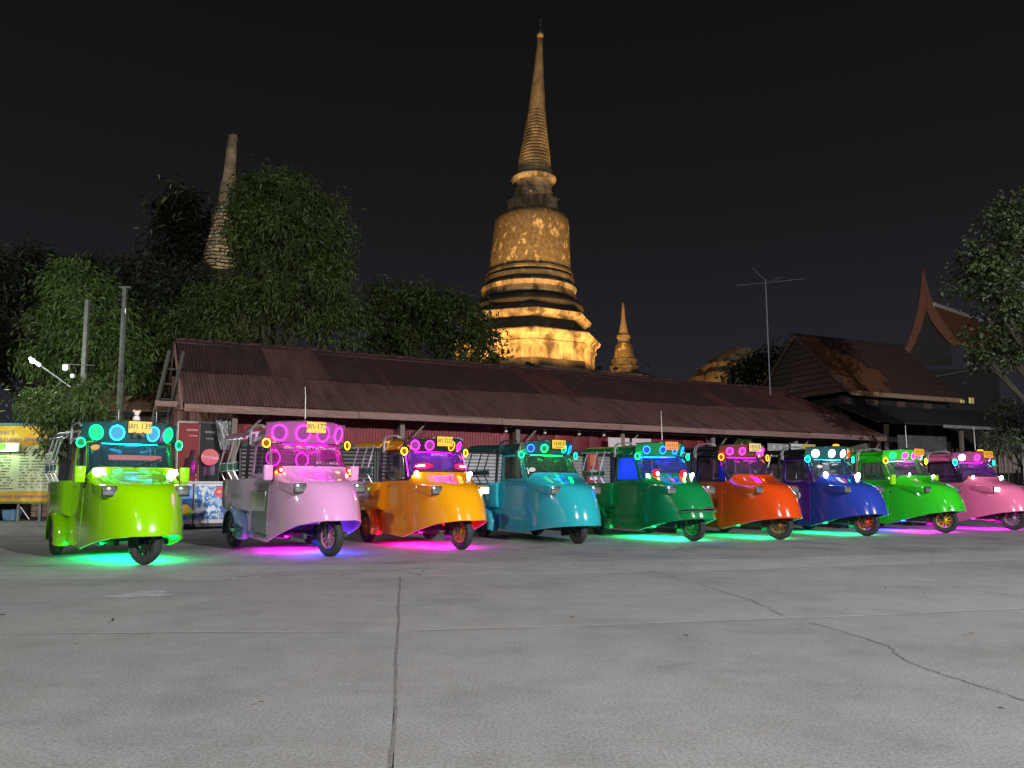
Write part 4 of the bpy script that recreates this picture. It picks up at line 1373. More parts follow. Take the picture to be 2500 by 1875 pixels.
for (u, v, s) in ((161, 898, .14), (178, 918, .09)):
    q = at(u, v, 18.75) - p1
    MB().box(tuple(q), (s, .08, s * 1.1)).build("junction_box", M_WHITE, pole, bevel=.012)
q = at(163, 889, 18.8) - p1
MB().tube([tuple(q + Vector((-.1, 0, 0))), (0.28, 0, q.z)], .012, 5).build("bracket", M_STEEL, pole)
p2 = at(283, 1190, 20); p2.z = 0
pole2 = empty("concrete_post", tuple(p2), 0, "taller concrete post behind the lime vehicle", "post", "concrete posts")
h2 = at(290, 704, 20).z
MB().hexa([(-.075, -.07, 0), (.075, -.07, 0), (.075, .07, 0), (-.075, .07, 0)], [(-.05, -.05, h2), (.05, -.05, h2), (.05, .05, h2), (-.05, .05, h2)]).build("shaft", M_POST, pole2, bevel=.012)
MB().box((.02, 0, h2 + .02), (.3, .12, .05)).build("cap", M_POST, pole2, bevel=.01)
MB().tube([(.1, -.08, .1), (.085, -.075, h2 - .6)], .015, 5).build("conduit", M_STEEL, pole2)

for k, (za, zc) in enumerate(((.15, .1), (.45, .3))):
    a_, b_ = Vector((p2.x, p2.y, h2 - za)), Vector((p1.x, p1.y, h1 - zc * .4 - .05))
    pts = [tuple(a_.lerp(b_, t) - Vector((0, 0, 4 * t * (1 - t) * .35))) for t in np.linspace(0, 1, 12)]
    MB().tube(pts, .009, 4).build("overhead_wire", M_BLACK, None, "upper thin wire sagging between the two concrete posts" if k == 0 else "lower thin wire sagging between the two concrete posts", "wire", "overhead wires")
# notice board
BY = 21.5
bx0, bx1 = at(-70, 1190, BY).x, at(136, 1190, BY).x
def bz(v): return at(40, v, BY).z
board = empty("notice_hoarding", ((bx0 + bx1) / 2, BY, 0), R(4), "large yellow and cream notice hoarding on metal legs at the left edge", "notice board")
bw = bx1 - bx0
M_YEL = pm("hoarding_yellow", (.62, .33, .02), .6, var=.12, vscale=2, color2=(.7, .45, .12), mixpos=(.5, .7))
M_CRM = pm("hoarding_cream", (.52, .54, .36), .6, var=.08, vscale=2)
MB().box((0, 0, (bz(1040) + bz(1089)) / 2), (bw, .06, bz(1040) - bz(1089))).build("header_panel", M_YEL, board)
MB().box((0, 0, (bz(1089) + bz(1200)) / 2), (bw, .056, bz(1089) - bz(1200) - .004)).build("text_panel", M_CRM, board)
MB().box((0, 0, (bz(1200) + bz(1225)) / 2), (bw, .06, bz(1200) - bz(1225) - .004)).build("footer_panel", M_YEL, board)
MB().box((0, .01, bz(1036)), (bw + .05, .09, .07)).build("top_rail", pm("teal_rail", (.08, .22, .22), .6), board)
MB().box((0, .01, bz(1227)), (bw + .05, .09, .06)).build("bottom_rail", pm("green_rail", (.12, .2, .05), .6), board)
M_INK = pm("print_ink", (.1, .11, .09), .7)
M_INKP = pm("print_purple", (.3, .16, .22), .7)
def tx(u): return at(u, 1190, BY).x - board.location.x
def strokes(u0, u1, v, h, mat, dens=.5):
    x = tx(u0); e = tx(u1); z = bz(v)
    m = MB()
    while x < e:
        w = rng.uniform(.02, .09)
        if rng.random() < .82:
            m.box((x + w / 2, -.034, z + rng.uniform(-.004, .004)), (w, .006, h * rng.uniform(.7, 1.1)))
        x += w + rng.uniform(.006, .03)
    o = m.build("print_line", mat, board, smooth=False, kind="stuff")
    return o
for k, v in enumerate(range(1098, 1195, 7)):
    strokes(-60, 12 + 22 * rng.random(), v + 4, .032, M_INK)
    strokes(46, 46 + rng.choice([16, 24]), v, .03, M_INK)
    strokes(74, 108 + rng.uniform(0, 20), v, .03, M_INK if k < 12 else M_INKP)
strokes(-60, 34, 1057, .13, M_INKP); strokes(98, 134, 1049, .11, M_INKP); strokes(-60, 118, 1073, .09, M_INKP); strokes(-60, 118, 1212, .075, M_INKP)
for u in (-20, 46, 97):
    MB().box((tx(u), .05, bz(1225) / 2 + .2), (.07, .07, bz(1225) + .4)).build("leg", M_STEEL, board)
MB().tube([(tx(50), .05, bz(1238)), (tx(72), .05, .05)], .018, 6).build("brace", M_STEEL, board)
lf = empty("sign_lamp", tuple(at(18, 1092, BY - .25)), 0, "green and white light fitting in front of the notice hoarding", "lamp")
MB().box((-.22, 0, .02), (.36, .06, .18)).build("green_lens", em("lamp_green", (.1, 1.0, .02), 3.2), lf, bevel=.03)
MB().box((.11, 0, .02), (.24, .06, .16)).build("white_lens", em("lamp_white2", (.85, 1.0, .8), 7), lf, bevel=.03)
MB().box((-.05, .04, .0), (.75, .05, .26)).build("housing", M_WHITE, lf, bevel=.02)
MB().tube([(-.05, .05, .08), (-.05, .22, .12)], .02, 6).build("bracket", M_STEEL, lf)
lamp_obj("sign_light", 'POINT', lf, (-.1, -.25, -.02), 26, (.62, 1.0, .5), .08)

# low wall, blue tub and basket under the hoarding
wall = empty("low_wall", (at(30, 1190, 24).x, 24.2, 0), 0, "low beige brick wall under the notice hoarding", "wall")
M_BRK = [pm("brick_%d" % k, c, .85, var=.2, vscale=4) for k, c in enumerate([(.48, .34, .24), (.42, .26, .18), (.52, .4, .3)])]
br = MB().box((0, 0, 0), (.38, .14, .17)).mesh("brick", bevel=.012, segs=1)
for r_ in range(5):
    for k in range(16):
        put(br, "brick", M_BRK[(k * 7 + r_ * 3) % 3], wall, loc=(-3.1 + .4 * k + (.2 if r_ % 2 else 0), rng.uniform(-.008, .008), .1 + .185 * r_))
MB().box((0, .03, .48), (6.6, .1, .94)).build("mortar", M_STRIP, wall)
tub = MB().lathe([(0, 0.01), (.2, 0.01), (.26, .3), (.28, .31), (.26, .32), (.22, .06), (0, .05)], 24).build("plastic_tub", pm("tub_blue", (.16, .32, .5), .4), None,
    "pale blue plastic tub on the ground under the notice hoarding", "tub", loc=tuple(at(33, 1190, 21.9).xy) + (0,))
bk = MB()
for k in range(7):
    bk.torus((0, 0, .06 + .09 * k), .34 - .01 * abs(k - 3), .045, 20, 6, 'z')
bk.build("wicker_basket", pm("wicker_dark", (.06, .045, .035), .85, var=.3), None, "dark round basket behind the blue tub", "basket", loc=tuple(at(22, 1190, 22.8).xy) + (0,))

# bamboo ladder leaning on the shed's left gable
lt, lb = at(414, 858, 18.6), at(372, 1035, 17.6)
ld = empty("bamboo_ladder", tuple(lb - Vector((0, 0, 0))), 0, "bamboo ladder leaning against the left end of the shed roof", "ladder")
top_ = lt - lb
bot_ = top_ * -.9
bot_.z = -lb.z
M_BAM = pm("bamboo", (.055, .052, .042), .7, var=.25, vscale=4)
for o_ in (Vector((0, 0, 0)), Vector((.3, .12, 0))):
    MB().tube([tuple(bot_ + o_), tuple(o_ + top_ * .1), tuple(top_ + o_)], .05, 8).build("rail", M_BAM, ld)
for k in range(10):
    c = bot_.lerp(top_, .08 + .09 * k)
    MB().tube([tuple(c), tuple(c + Vector((.3, .12, 0)))], .022, 6).build("rung", M_BAM, ld)

# small tiled hut roof behind the posts
hut = empty("tiled_hut", tuple(at(310, 1190, 24).xy) + (0,), R(12), "small hut with a low brown tiled roof behind the posts", "hut")
hz0, hz1 = at(300, 1012, 24).z, at(300, 925, 25.5).z
for i in range(8):
    for j in range(6):
        t0 = j / 6
        MB().hexa([(-1.45 + i * .36, -1.1 + 1.5 * t0, hz0 + (hz1 - hz0) * t0), (-1.1 + i * .36, -1.1 + 1.5 * t0, hz0 + (hz1 - hz0) * t0),
                   (-1.1 + i * .36, -.84 + 1.5 * t0, hz0 + (hz1 - hz0) * (t0 + .18)), (-1.45 + i * .36, -.84 + 1.5 * t0, hz0 + (hz1 - hz0) * (t0 + .18))],
                  [(-1.45 + i * .36, -1.1 + 1.5 * t0, hz0 + .04 + (hz1 - hz0) * t0), (-1.1 + i * .36, -1.1 + 1.5 * t0, hz0 + .04 + (hz1 - hz0) * t0),
                   (-1.1 + i * .36, -.84 + 1.5 * t0, hz0 + .02 + (hz1 - hz0) * (t0 + .18)), (-1.45 + i * .36, -.84 + 1.5 * t0, hz0 + .02 + (hz1 - hz0) * (t0 + .18))]).build("roof_tile", pm("hut_tile", (.16, .085, .05), .8, var=.3), hut)
MB().box((0, .3, hz0 / 2 - .05), (2.6, 1.6, hz0 - .1)).build("hut_wall", pm("hut_wall", (.08, .06, .05), .8, var=.3), hut)
MB().box((0, .45, hz1 + .03), (3.0, .12, .08)).build("ridge_cap", M_BRK[1], hut)

# hanging plant under the eave
hp_ = sh(17.6, .5, 2.75)
hpl = empty("hanging_plant", tuple(hp_), 0, "small green plant hanging under the eave near the orange red vehicle", "plant")
put(leaf_mesh([((0, 0, -.25), (.16, .16, .22), 220)], .16, .05, .6, 44, 20, .07), "foliage", LEAF_C, hpl, kind="stuff")
MB().lathe([(.0, -.36), (.09, -.36), (.13, -.2), (.12, -.2)], 14).build("pot", M_BRK[1], hpl)
MB().tube([(0, 0, -.2), (0, 0, .12)], .006, 5).build("wire", M_DARK, hpl)

# ------------------------------------------------------------------ three-wheeled taxis
# local frame: x forward, y to the vehicle's left, z up; origin on the ground under the front wheel
ZL = [0.15, 0.30, 0.45, 0.60, 0.75, 0.88, 0.96, 1.005, 1.03, 1.06, 1.10, 1.15, 1.19, 1.22]
XF = [0.415, 0.42, 0.41, 0.37, 0.305, 0.22, 0.135, 0.05, -0.03, -0.14, -0.28, -0.42, -0.50, -0.53]
WL = [0.642, 0.648, 0.646, 0.641, 0.634, 0.627, 0.625, 0.625, 0.627, 0.63, 0.633, 0.636, 0.638, 0.64]
XR = -0.82; XB = -1.78
NB = [.42]   # height of the apron's lower edge at the nose
def xf(z): return interp(z, ZL, XF)
def wl(z): return interp(z, ZL, WL)
def zbot(x): return interp(x, [-1.78, -0.95, -0.5, 0.0, 0.36], [0.19, 0.165, .165 + (NB[0] - .165) * .38, .165 + (NB[0] - .165) * .8, NB[0]])
def shell_pt(t, z, off=0.0):
    """t in -1..1 round the plan outline, z nominal height"""
    s = 1 if t >= 0 else -1
    a = abs(t)
    def plan(zz):
        w = wl(zz) + off
        if a > .5:
            return XR + (XB - XR) * (a - .5) / .5, w * s
        ph = a / .5 * math.pi / 2
        e = 2 / 2.25
        return XR + (xf(zz) + off - XR) * math.cos(ph) ** e, s * w * math.sin(ph) ** e
    x, y = plan(z)
    zz = z
    if z < 1.0:
        zb_ = zbot(x)
        zz = zb_ + (z - .15) * (1.0 - zb_) / .85
        x, y = plan(zz)
    else:
        k = 1.0 if a < .3 else 1 - .62 * smoothstep(.3, .5, a)
        zz = 1.0 + (z - 1.0) * k
        x, y = plan(z)
    return (x, y, zz)
TS = sorted(set([-1, -.9, -.8, -.7, -.6, -.55] + [k / 40 for k in range(-20, 21)] + [.55, .6, .7, .8, .9, 1]))
ROWS = [.15, .19, .25, .33, .42, .5, .58, .66, .74, .81, .88, .93, .965, .99, 1.008, 1.022, 1.04, 1.065, 1.1, 1.14, 1.18, 1.22]

# glass surface between cowl and roof
ZG0, ZG1 = 1.22, 1.60
def glass_pt(ph, q, off=0.0):
    """ph in degrees round the front (-90..90), q 0 at the cowl .. 1 at the roof"""
    a = R(abs(ph)); s = 1 if ph >= 0 else -1
    e = 2 / 2.2
    kk = 1 - .62 * smoothstep(.3, .5, abs(ph) / 180.)
    z0 = 1.0 + .22 * kk
    z = z0 + (ZG1 - z0) * q
    xr = XR + (-1.04 - XR) * q
    xn = -.53 + (-.86 + .53) * q
    w = .64 + (.605 - .64) * q + off
    return (xr + (xn - xr + off) * math.cos(a) ** e, s * w * math.sin(a) ** e, z)

VIS = [.6, .3]
def visor_pt(y, q):
    """front sign panel above the windscreen; VIS = half width, height; q 0 bottom .. 1 top"""
    n = y / VIS[0]
    return (-.755 + .07 * q - .30 * abs(n) ** 2.3, y, 1.575 + .03 * n * n + q * (VIS[1] - .05 * n * n))

CACHE = {}
def cached(key, fn):
    if key not in CACHE:
        CACHE[key] = fn()
    return CACHE[key]

def me_shell():
    rows = [[shell_pt(t, z) for t in TS] for z in ROWS]
    m = MB().grid(rows)
    return m.mesh("cab_shell", solid=-.012, sharp=50)
def me_door(s):
    rows = []
    for z in [.25, .4, .55, .7, .85, .95, .99, 1.03, 1.1, 1.2]:
        row = []
        for t in np.linspace(.56, .94, 8):
            row.append(shell_pt(s * float(t), z, .008))
        rows.append(row)
    return MB().grid(rows).mesh("door", solid=.012 * s, bevel=0, sharp=50)
def me_windscreen():
    rows = [[glass_pt(ph, q) for ph in np.linspace(-80, 80, 33)] for q in np.linspace(.03, .93, 7)]
    return MB().grid(rows).mesh("windscreen", sharp=80)
def me_screen_frame():
    loop = [glass_pt(ph, .0, .004) for ph in np.linspace(-82, 82, 34)] + [glass_pt(82, q, .004) for q in np.linspace(.1, .9, 7)] \
        + [glass_pt(ph, .96, .004) for ph in np.linspace(82, -82, 34)] + [glass_pt(-82, q, .004) for q in np.linspace(.9, .1, 7)]
    return MB().tube(loop, .017, 6, closed=True).mesh("windscreen_frame")
def me_screen_seal():
    loop = [glass_pt(ph, .045, .012) for ph in np.linspace(-78, 78, 34)] + [glass_pt(78, q, .012) for q in np.linspace(.12, .86, 7)] \
        + [glass_pt(ph, .92, .012) for ph in np.linspace(78, -78, 34)] + [glass_pt(-78, q, .012) for q in np.linspace(.86, .12, 7)]
    return MB().tube(loop, .009, 6, closed=True).mesh("seal")
def side_y(z): return .645 + (z - 1.08) * (-.05 / .52)
def me_window_frame(s):
    outer = [(-.83, 1.085), (-1.07, 1.60), (-1.78, 1.62), (-1.78, 1.085)]
    inner = [(-.96, 1.135), (-1.13, 1.535), (-1.70, 1.545), (-1.70, 1.135)]
    m = MB()
    v = []
    for (x, z) in outer + inner:
        for d in (0, -.028):
            v.append((x, s * (side_y(z) + d), z))
    f = []
    for i in range(4):
        j = (i + 1) % 4
        f += [(i * 2, j * 2, 8 + j * 2, 8 + i * 2), (i * 2 + 1, 8 + i * 2 + 1, 8 + j * 2 + 1, j * 2 + 1), (i * 2, i * 2 + 1, j * 2 + 1, j * 2), (8 + i * 2, 8 + j * 2, 8 + j * 2 + 1, 8 + i * 2 + 1)]
    return m.add(v, f).mesh("window_frame", bevel=.008, segs=2)
def me_side_glass(s):
    q = [(-.95, 1.13), (-1.125, 1.54), (-1.705, 1.55), (-1.705, 1.13)]
    return MB().add([(x, s * (side_y(z) - .014), z) for x, z in q], [(0, 1, 2, 3)]).mesh("side_glass")
def me_roof():
    rows = []
    for f_ in (0, .2, .45, .75, 1):
        h = 1.80 + .02 * f_
        rows.append([((-.80 - .30 * abs(y / .67) ** 2.3) * (1 - f_) - 1.78 * f_, y, 1.61 + (h - 1.61) * (1 - abs(y / .70) ** 7)) for y in [-.697, -.695, -.685, -.665, -.61, -.53, -.4, -.2, 0, .2, .4, .53, .61, .665, .685, .695, .697]])
    return MB().grid(rows).mesh("cab_roof", solid=.02, sharp=50)
def me_canopy():
    rows = []
    for x in (-1.76, -2.1, -2.5, -2.98):
        zc = 1.80 + .035 * (-1.76 - x)
        rows.append([(x, y, zc - .13 * abs(y / .78) ** 9) for y in [-.78, -.775, -.76, -.73, -.65, -.5, -.2, 0, .2, .5, .65, .73, .76, .775, .78]])
    return MB().grid(rows).mesh("canopy", solid=.03, sharp=50)
def me_visor():
    rows = [[visor_pt(y, q) for y in np.linspace(-VIS[0], VIS[0], 25)] for q in (0, .1, .5, .9, 1)]
    return MB().grid(rows).mesh("visor", solid=.03, bevel=0, sharp=50)
def me_visor_trim():
    top = [(p[0] + .012, p[1], p[2] + .008) for p in (visor_pt(y, 1.0) for y in np.linspace(-VIS[0] - .02, VIS[0] + .02, 25))]
    return MB().tube(top, .012, 6).mesh("visor_trim")
def me_rear_body():
    m = MB()
    sec = [(.2, .62), (.55, .63), (.6, .77), (.66, .79), (1.03, .79), (1.065, .775), (1.065, .72)]
    rows = []
    for x in (-1.74, -1.8, -2.2, -2.6, -2.88, -2.95):
        tp = .96 if x in (-1.74, -2.95) else 1.0
        rows.append([(x, -w * tp, z) for z, w in sec] + [(x, w * tp, z) for z, w in sec[::-1]])
    m.grid(rows)
    m.add([p for p in rows[-1]], [tuple(range(len(rows[-1])))])
    m.add([p for p in rows[0]], [tuple(range(len(rows[0])))])
    m.add([(-1.74, -.56, .2), (-1.74, .56, .2), (-2.95, .56, .2), (-2.95, -.56, .2)], [(0, 1, 2, 3)])
    m.add([(-1.74, -.66, .62), (-1.74, .66, .62), (-2.95, .66, .62), (-2.95, -.66, .62)], [(0, 1, 2, 3)])
    return m.mesh("rear_body", sharp=35)
def me_fender(s):
    rows = []
    for k in range(15):
        a = R(-18 + 210 * k / 14)
        c_, s_ = math.cos(a), math.sin(a)
        row = []
        for (dr, dy) in [(.02, .58), (.085, .60), (.115, .67), (.115, .75), (.09, .81), (.05, .83), (.02, .835)]:
            rr = .285 + dr
            row.append((-2.33 + rr * c_ * 1.12, s * dy, .27 + rr * s_))
        rows.append(row)
    return MB().grid(rows).mesh("fender", solid=.008, sharp=50)
def me_tyre(w):
    pr = [(.165, -w * .38), (.19, -w * .5), (.235, -w * .52), (.258, -w * .42), (.268, -w * .2), (.27, 0), (.268, w * .2), (.258, w * .42), (.235, w * .52), (.19, w * .5), (.165, w * .38)]
    m = MB().lathe(pr, 36, axis='y', capped=False)
    for k in range(36):
        a = 2 * math.pi * (k + .5) / 36
        for d in (-1, 1):
            m.box((.2685 * math.cos(a), d * w * .19, .2685 * math.sin(a)), (.03, w * .28, .007), (0, -a + math.pi / 2, d * .3))
    for d in (-w * .01,):
        pass
    return m.mesh("tyre", sharp=30)
def me_rim(w):
    m = MB().lathe([(.172, -w * .4), (.16, -w * .34), (.15, -w * .3), (.15, w * .3), (.16, w * .34), (.172, w * .4), (.168, w * .42)], 28, axis='y', capped=False)
    m.lathe([(.0, -w * .44), (.03, -w * .43), (.05, -w * .3), (.055, -w * .12), (.055, w * .12), (.05, w * .3), (.03, w * .43), (0, w * .44)], 18, axis='y')
    for k in range(10):
        a = 2 * math.pi * k / 10
        m.box((.1 * math.cos(a), -w * .16, .1 * math.sin(a)), (.1, .014, .026), (0, -a, 0))
        m.box((.1 * math.cos(a), w * .16, .1 * math.sin(a)), (.1, .014, .026), (0, -a, 0))
    return m.mesh("rim", sharp=35)
def me_pod(s):
    b = [(-.62, .45), (-.055, .385), (-.03, .41), (-.03, .595), (-.08, .615), (-.62, .634)]
    m = MB()
    bot = [(x, s * y, .845 + .06 * (x < -.5)) for x, y in b]
    top = [(x, s * (y - .006), 1.0 + .03 * (x < -.5)) for x, y in b]
    n = len(b)
    m.add(bot + top, [tuple(range(n)), tuple(range(n, 2 * n))] + [(i, (i + 1) % n, n + (i + 1) % n, n + i) for i in range(n)])
    return m.mesh("lamp_pod", bevel=.02, segs=3)
def me_headlight(s):
    return MB().box((-.02, s * .502, .922), (.03, .205, .138)).mesh("headlight", bevel=.012)
def me_headlight_lens(s):
    return MB().box((-.004, s * .502, .922), (.012, .168, .1)).mesh("headlight_lens", bevel=.005)
def me_mirror(s):
    return MB().hexa([(-.67, s * .75 - .07, 1.03), (-.67, s * .75 + .07, 1.03), (-.755, s * .75 + .07, 1.03), (-.755, s * .75 - .07, 1.03)],
                     [(-.66, s * .75 - .075, 1.25), (-.66, s * .75 + .075, 1.25), (-.755, s * .75 + .075, 1.25), (-.755, s * .75 - .075, 1.25)]).mesh("mirror", bevel=.02, segs=3)
def me_mirror_arm(s):
    return MB().tube([(-.80, s * .61, 1.04), (-.75, s * .68, 1.02), (-.71, s * .74, 1.06)], .01, 6).mesh("arm")
def me_mirror_glass(s):
    return MB().box((-.758, s * .75, 1.14), (.006, .12, .18)).mesh("mirror_glass", bevel=.003, segs=1)
def me_rail(s, dx):
    y = s * (.70)
    return MB().tube([(-1.10 + dx, y * .985, 1.80), (-1.17 + dx, y, 1.835), (-1.35, y, 1.85), (-1.60 + dx, y, 1.84), (-1.70 + dx, y, 1.80), (-1.735 + dx, y, 1.72), (-1.74 + dx, y * .99, 1.58)], .013, 8).mesh("rail")
def me_side_bar(s, x):
    return MB().tube([(x, s * .77, 1.71), (x - .05, s * .82, 1.5), (x - .10, s * .86, 1.31), (x - .10, s * .855, 1.19), (x - .04, s * .79, 1.05)], .015, 8).mesh("side_bar")
def me_rack(s):
    m = MB()
    for z in (1.19, 1.31):
        m.tube([(-1.86, s * .86, z), (-2.85, s * .86, z)], .01, 6)
    return m.mesh("side_rack")
def me_rackpanel(s):
    return MB().box((-2.36, s * .86, 1.25), (.95, .008, .085)).mesh("rack_panel", bevel=.003, segs=1)
def me_ring(r):
    return MB().torus((.006, 0, 0), r, .0050, 30, 6, 'x').mesh("light_ring")
def me_lens(r):
    return MB().lathe([(0, .010), (r * .6, .008), (r * .94, .003)], 24, axis='x').mesh("lens")
def me_housing(r):
    return MB().lathe([(r * .88, -.05), (r * .95, -.02), (r * .95, .0), (r * .93, .002), (0, -.006)], 26, axis='x', capped=False).mesh("lamp_housing", sharp=40)
def me_spot(r=.032):
    return MB().ball((0, 0, 0), r, 12, 8, (.6, 1, 1)).mesh("spot_lamp")
def me_seat():
    m = MB().box((-1.52, 0, .66), (.36, .95, .12)).box((-1.68, 0, .88), (.09, .95, .4))
    return m.mesh("driver_seat", bevel=.03, segs=2)
def me_bench(s):
    return MB().box((-2.36, s * .48, .70), (1.05, .32, .12)).mesh("bench_seat", bevel=.03, segs=2)
def me_bench_back(s):
    return MB().box((-2.36, s * .615, .90), (1.05, .06, .26)).mesh("bench_back", bevel=.02, segs=2)
def me_steer():
    m = MB().torus((-1.12, -.0, 1.03), .15, .012, 22, 6, 'z', Euler((0, .9, 0)).to_matrix())
    m.tube([(-1.12, 0, 1.03), (-.9, 0, .85)], .018, 6)
    m.box((-1.12, 0, 1.03), (.03, .28, .02), (0, .9, 0))
    return m.mesh("steering_wheel")
def me_dash():
    return MB().box((-.84, 0, 1.01), (.24, 1.02, .16)).mesh("dashboard", bevel=.03)
def me_fork():
    m = MB()
    for s in (-1, 1):
        m.tube([(0, s * .085, .27), (-.1, s * .085, .46), (-.16, s * .07, .62)], .02, 7)
        m.tube([(0.02, s * .1, .26), (.05, s * .1, .45)], .03, 8)
    m.tube([(-.16, -.1, .62), (-.16, .1, .62)], .03, 7)
    return m.mesh("front_fork")
def me_chassis():
    m = MB()
    for s in (-1, 1):
        m.box((-1.45, s * .34, .27), (2.6, .07, .08))
    m.box((-2.33, 0, .27), (.09, 1.15, .09)).box((-.6, 0, .3), (.08, .75, .08)).box((-1.5, 0, .3), (.9, .5, .16))
    return m.mesh("chassis", bevel=.01, segs=1)
def me_strip(s):
    return MB().tube([(-2.0, s * .40, .235), (-.7, s * .40, .235)], .010, 6).mesh("underglow_strip")
def me_wiper():
    a, b = glass_pt(-4, .02, .03), glass_pt(28, .34, .03)
    return MB().tube([a, b], .008, 5).tube([glass_pt(12, .16, .04), glass_pt(40, .42, .022)], .006, 5).mesh("wiper")
def me_hoodline():
    pts = []
    for z in np.linspace(.98, .40, 20):
        p = shell_pt(.0, float(z), .004)
        pts.append(p)
    return MB().tube(pts, .006, 5).mesh("centre_trim")
def me_belt(z):
    return MB().tube([shell_pt(float(t), z, .002) for t in np.linspace(-.52, .52, 61)], .006, 5).mesh("body_moulding")
def me_bumper():
    pts = []
    for t in np.linspace(-.22, .22, 21):
        p = shell_pt(float(t), .3, .03)
        pts.append((p[0], p[1], p[2] + .04))
    return MB().tube(pts, .026, 8).mesh("bumper")

def shellmat(name, c, **kw):
    return pm(name, c, kw.get('rough', .17), 0, kw.get('coat', 1.0), var=.03, vscale=5.0, perobj=True)

# emission per channel: (multiplies the strength, constant part)
LEDC = {'g': ((0, 1, .12), (.02, 0, .16)), 'm': ((1, 0, .85), (0, .16, 0)), 'a': ((1, .33, 0), (0, 0, .04)), 'b': ((0, .05, 1), (.05, .12, 0)),
        'r': ((1, 0, 0), (0, .012, .03)), 'w': ((.9, .95, 1), (0, 0, 0)), 'c': ((0, .6, 1), (.10, 0, 0)), 'p': ((.55, 0, 1), (0, .12, 0)),
        'k': ((1, 0, .32), (0, .05, 0)), 't': ((0, 1, .5), (.05, 0, 0)), 'o': ((1, .14, 0), (0, 0, .02)), 'y': ((.8, 1, 0), (0, 0, .03))}
def led(k, s=9.0):
    if s > 2: s *= {'b': 1.9, 'p': 1.4, 'r': 1.2}.get(k, 1.0) * 2.3
    a, c = LEDC[k]
    f = min(1.0, s)
    return em("led_%s_%g" % (k, s),  tuple((x * s + y * f) / s for x, y in zip(a, c)), s)
UNDER = 1.9
LIGHTC = {k: tuple(min(1, x + .01) for x in v[0]) for k, v in LEDC.items()}
LIGHTC['g'] = (.01, 1, .24)

def stand_on(p, d):
    """rotation that turns local +x towards direction d"""
    return Vector(d).to_track_quat('X', 'Z').to_euler()

def plate(root, txt, y, lit=False, mat=None, w=.34, h=.16):
    p = visor_pt(y, .66)
    pl = MB().box((0, 0, 0), (.012, w, h)).build("number_plate", mat or pm("plate_yellow", (.78, .5, .02), .45), root,
        loc=(p[0] + .075, y, p[2] + .02), bevel=.004, segs=1)
    if txt:
        put(text_mesh(txt, .115 if len(txt) < 7 else .098, .0015), "lettering", M_BLACK, pl, loc=(.0085, 0, .012), rot=(R(90), 0, R(90)))
        put(text_mesh("กรุงเก่า" if False else "— — — —", .03, .001), "lettering", M_BLACK, pl, loc=(.0085, 0, -.058), rot=(R(90), 0, R(90)))
    else:
        for k in range(6):
            MB().box((.0075, -.12 + .048 * k, .015), (.003, .026 if k % 2 else .016, .075)).build("plate_stroke", pm("plate_ink", (.25, .14, .02), .5), pl)
        MB().box((.0075, 0, -.052), (.003, .2, .014)).build("plate_stroke", pm("plate_ink", (.25, .14, .02), .5), pl)
    return pl

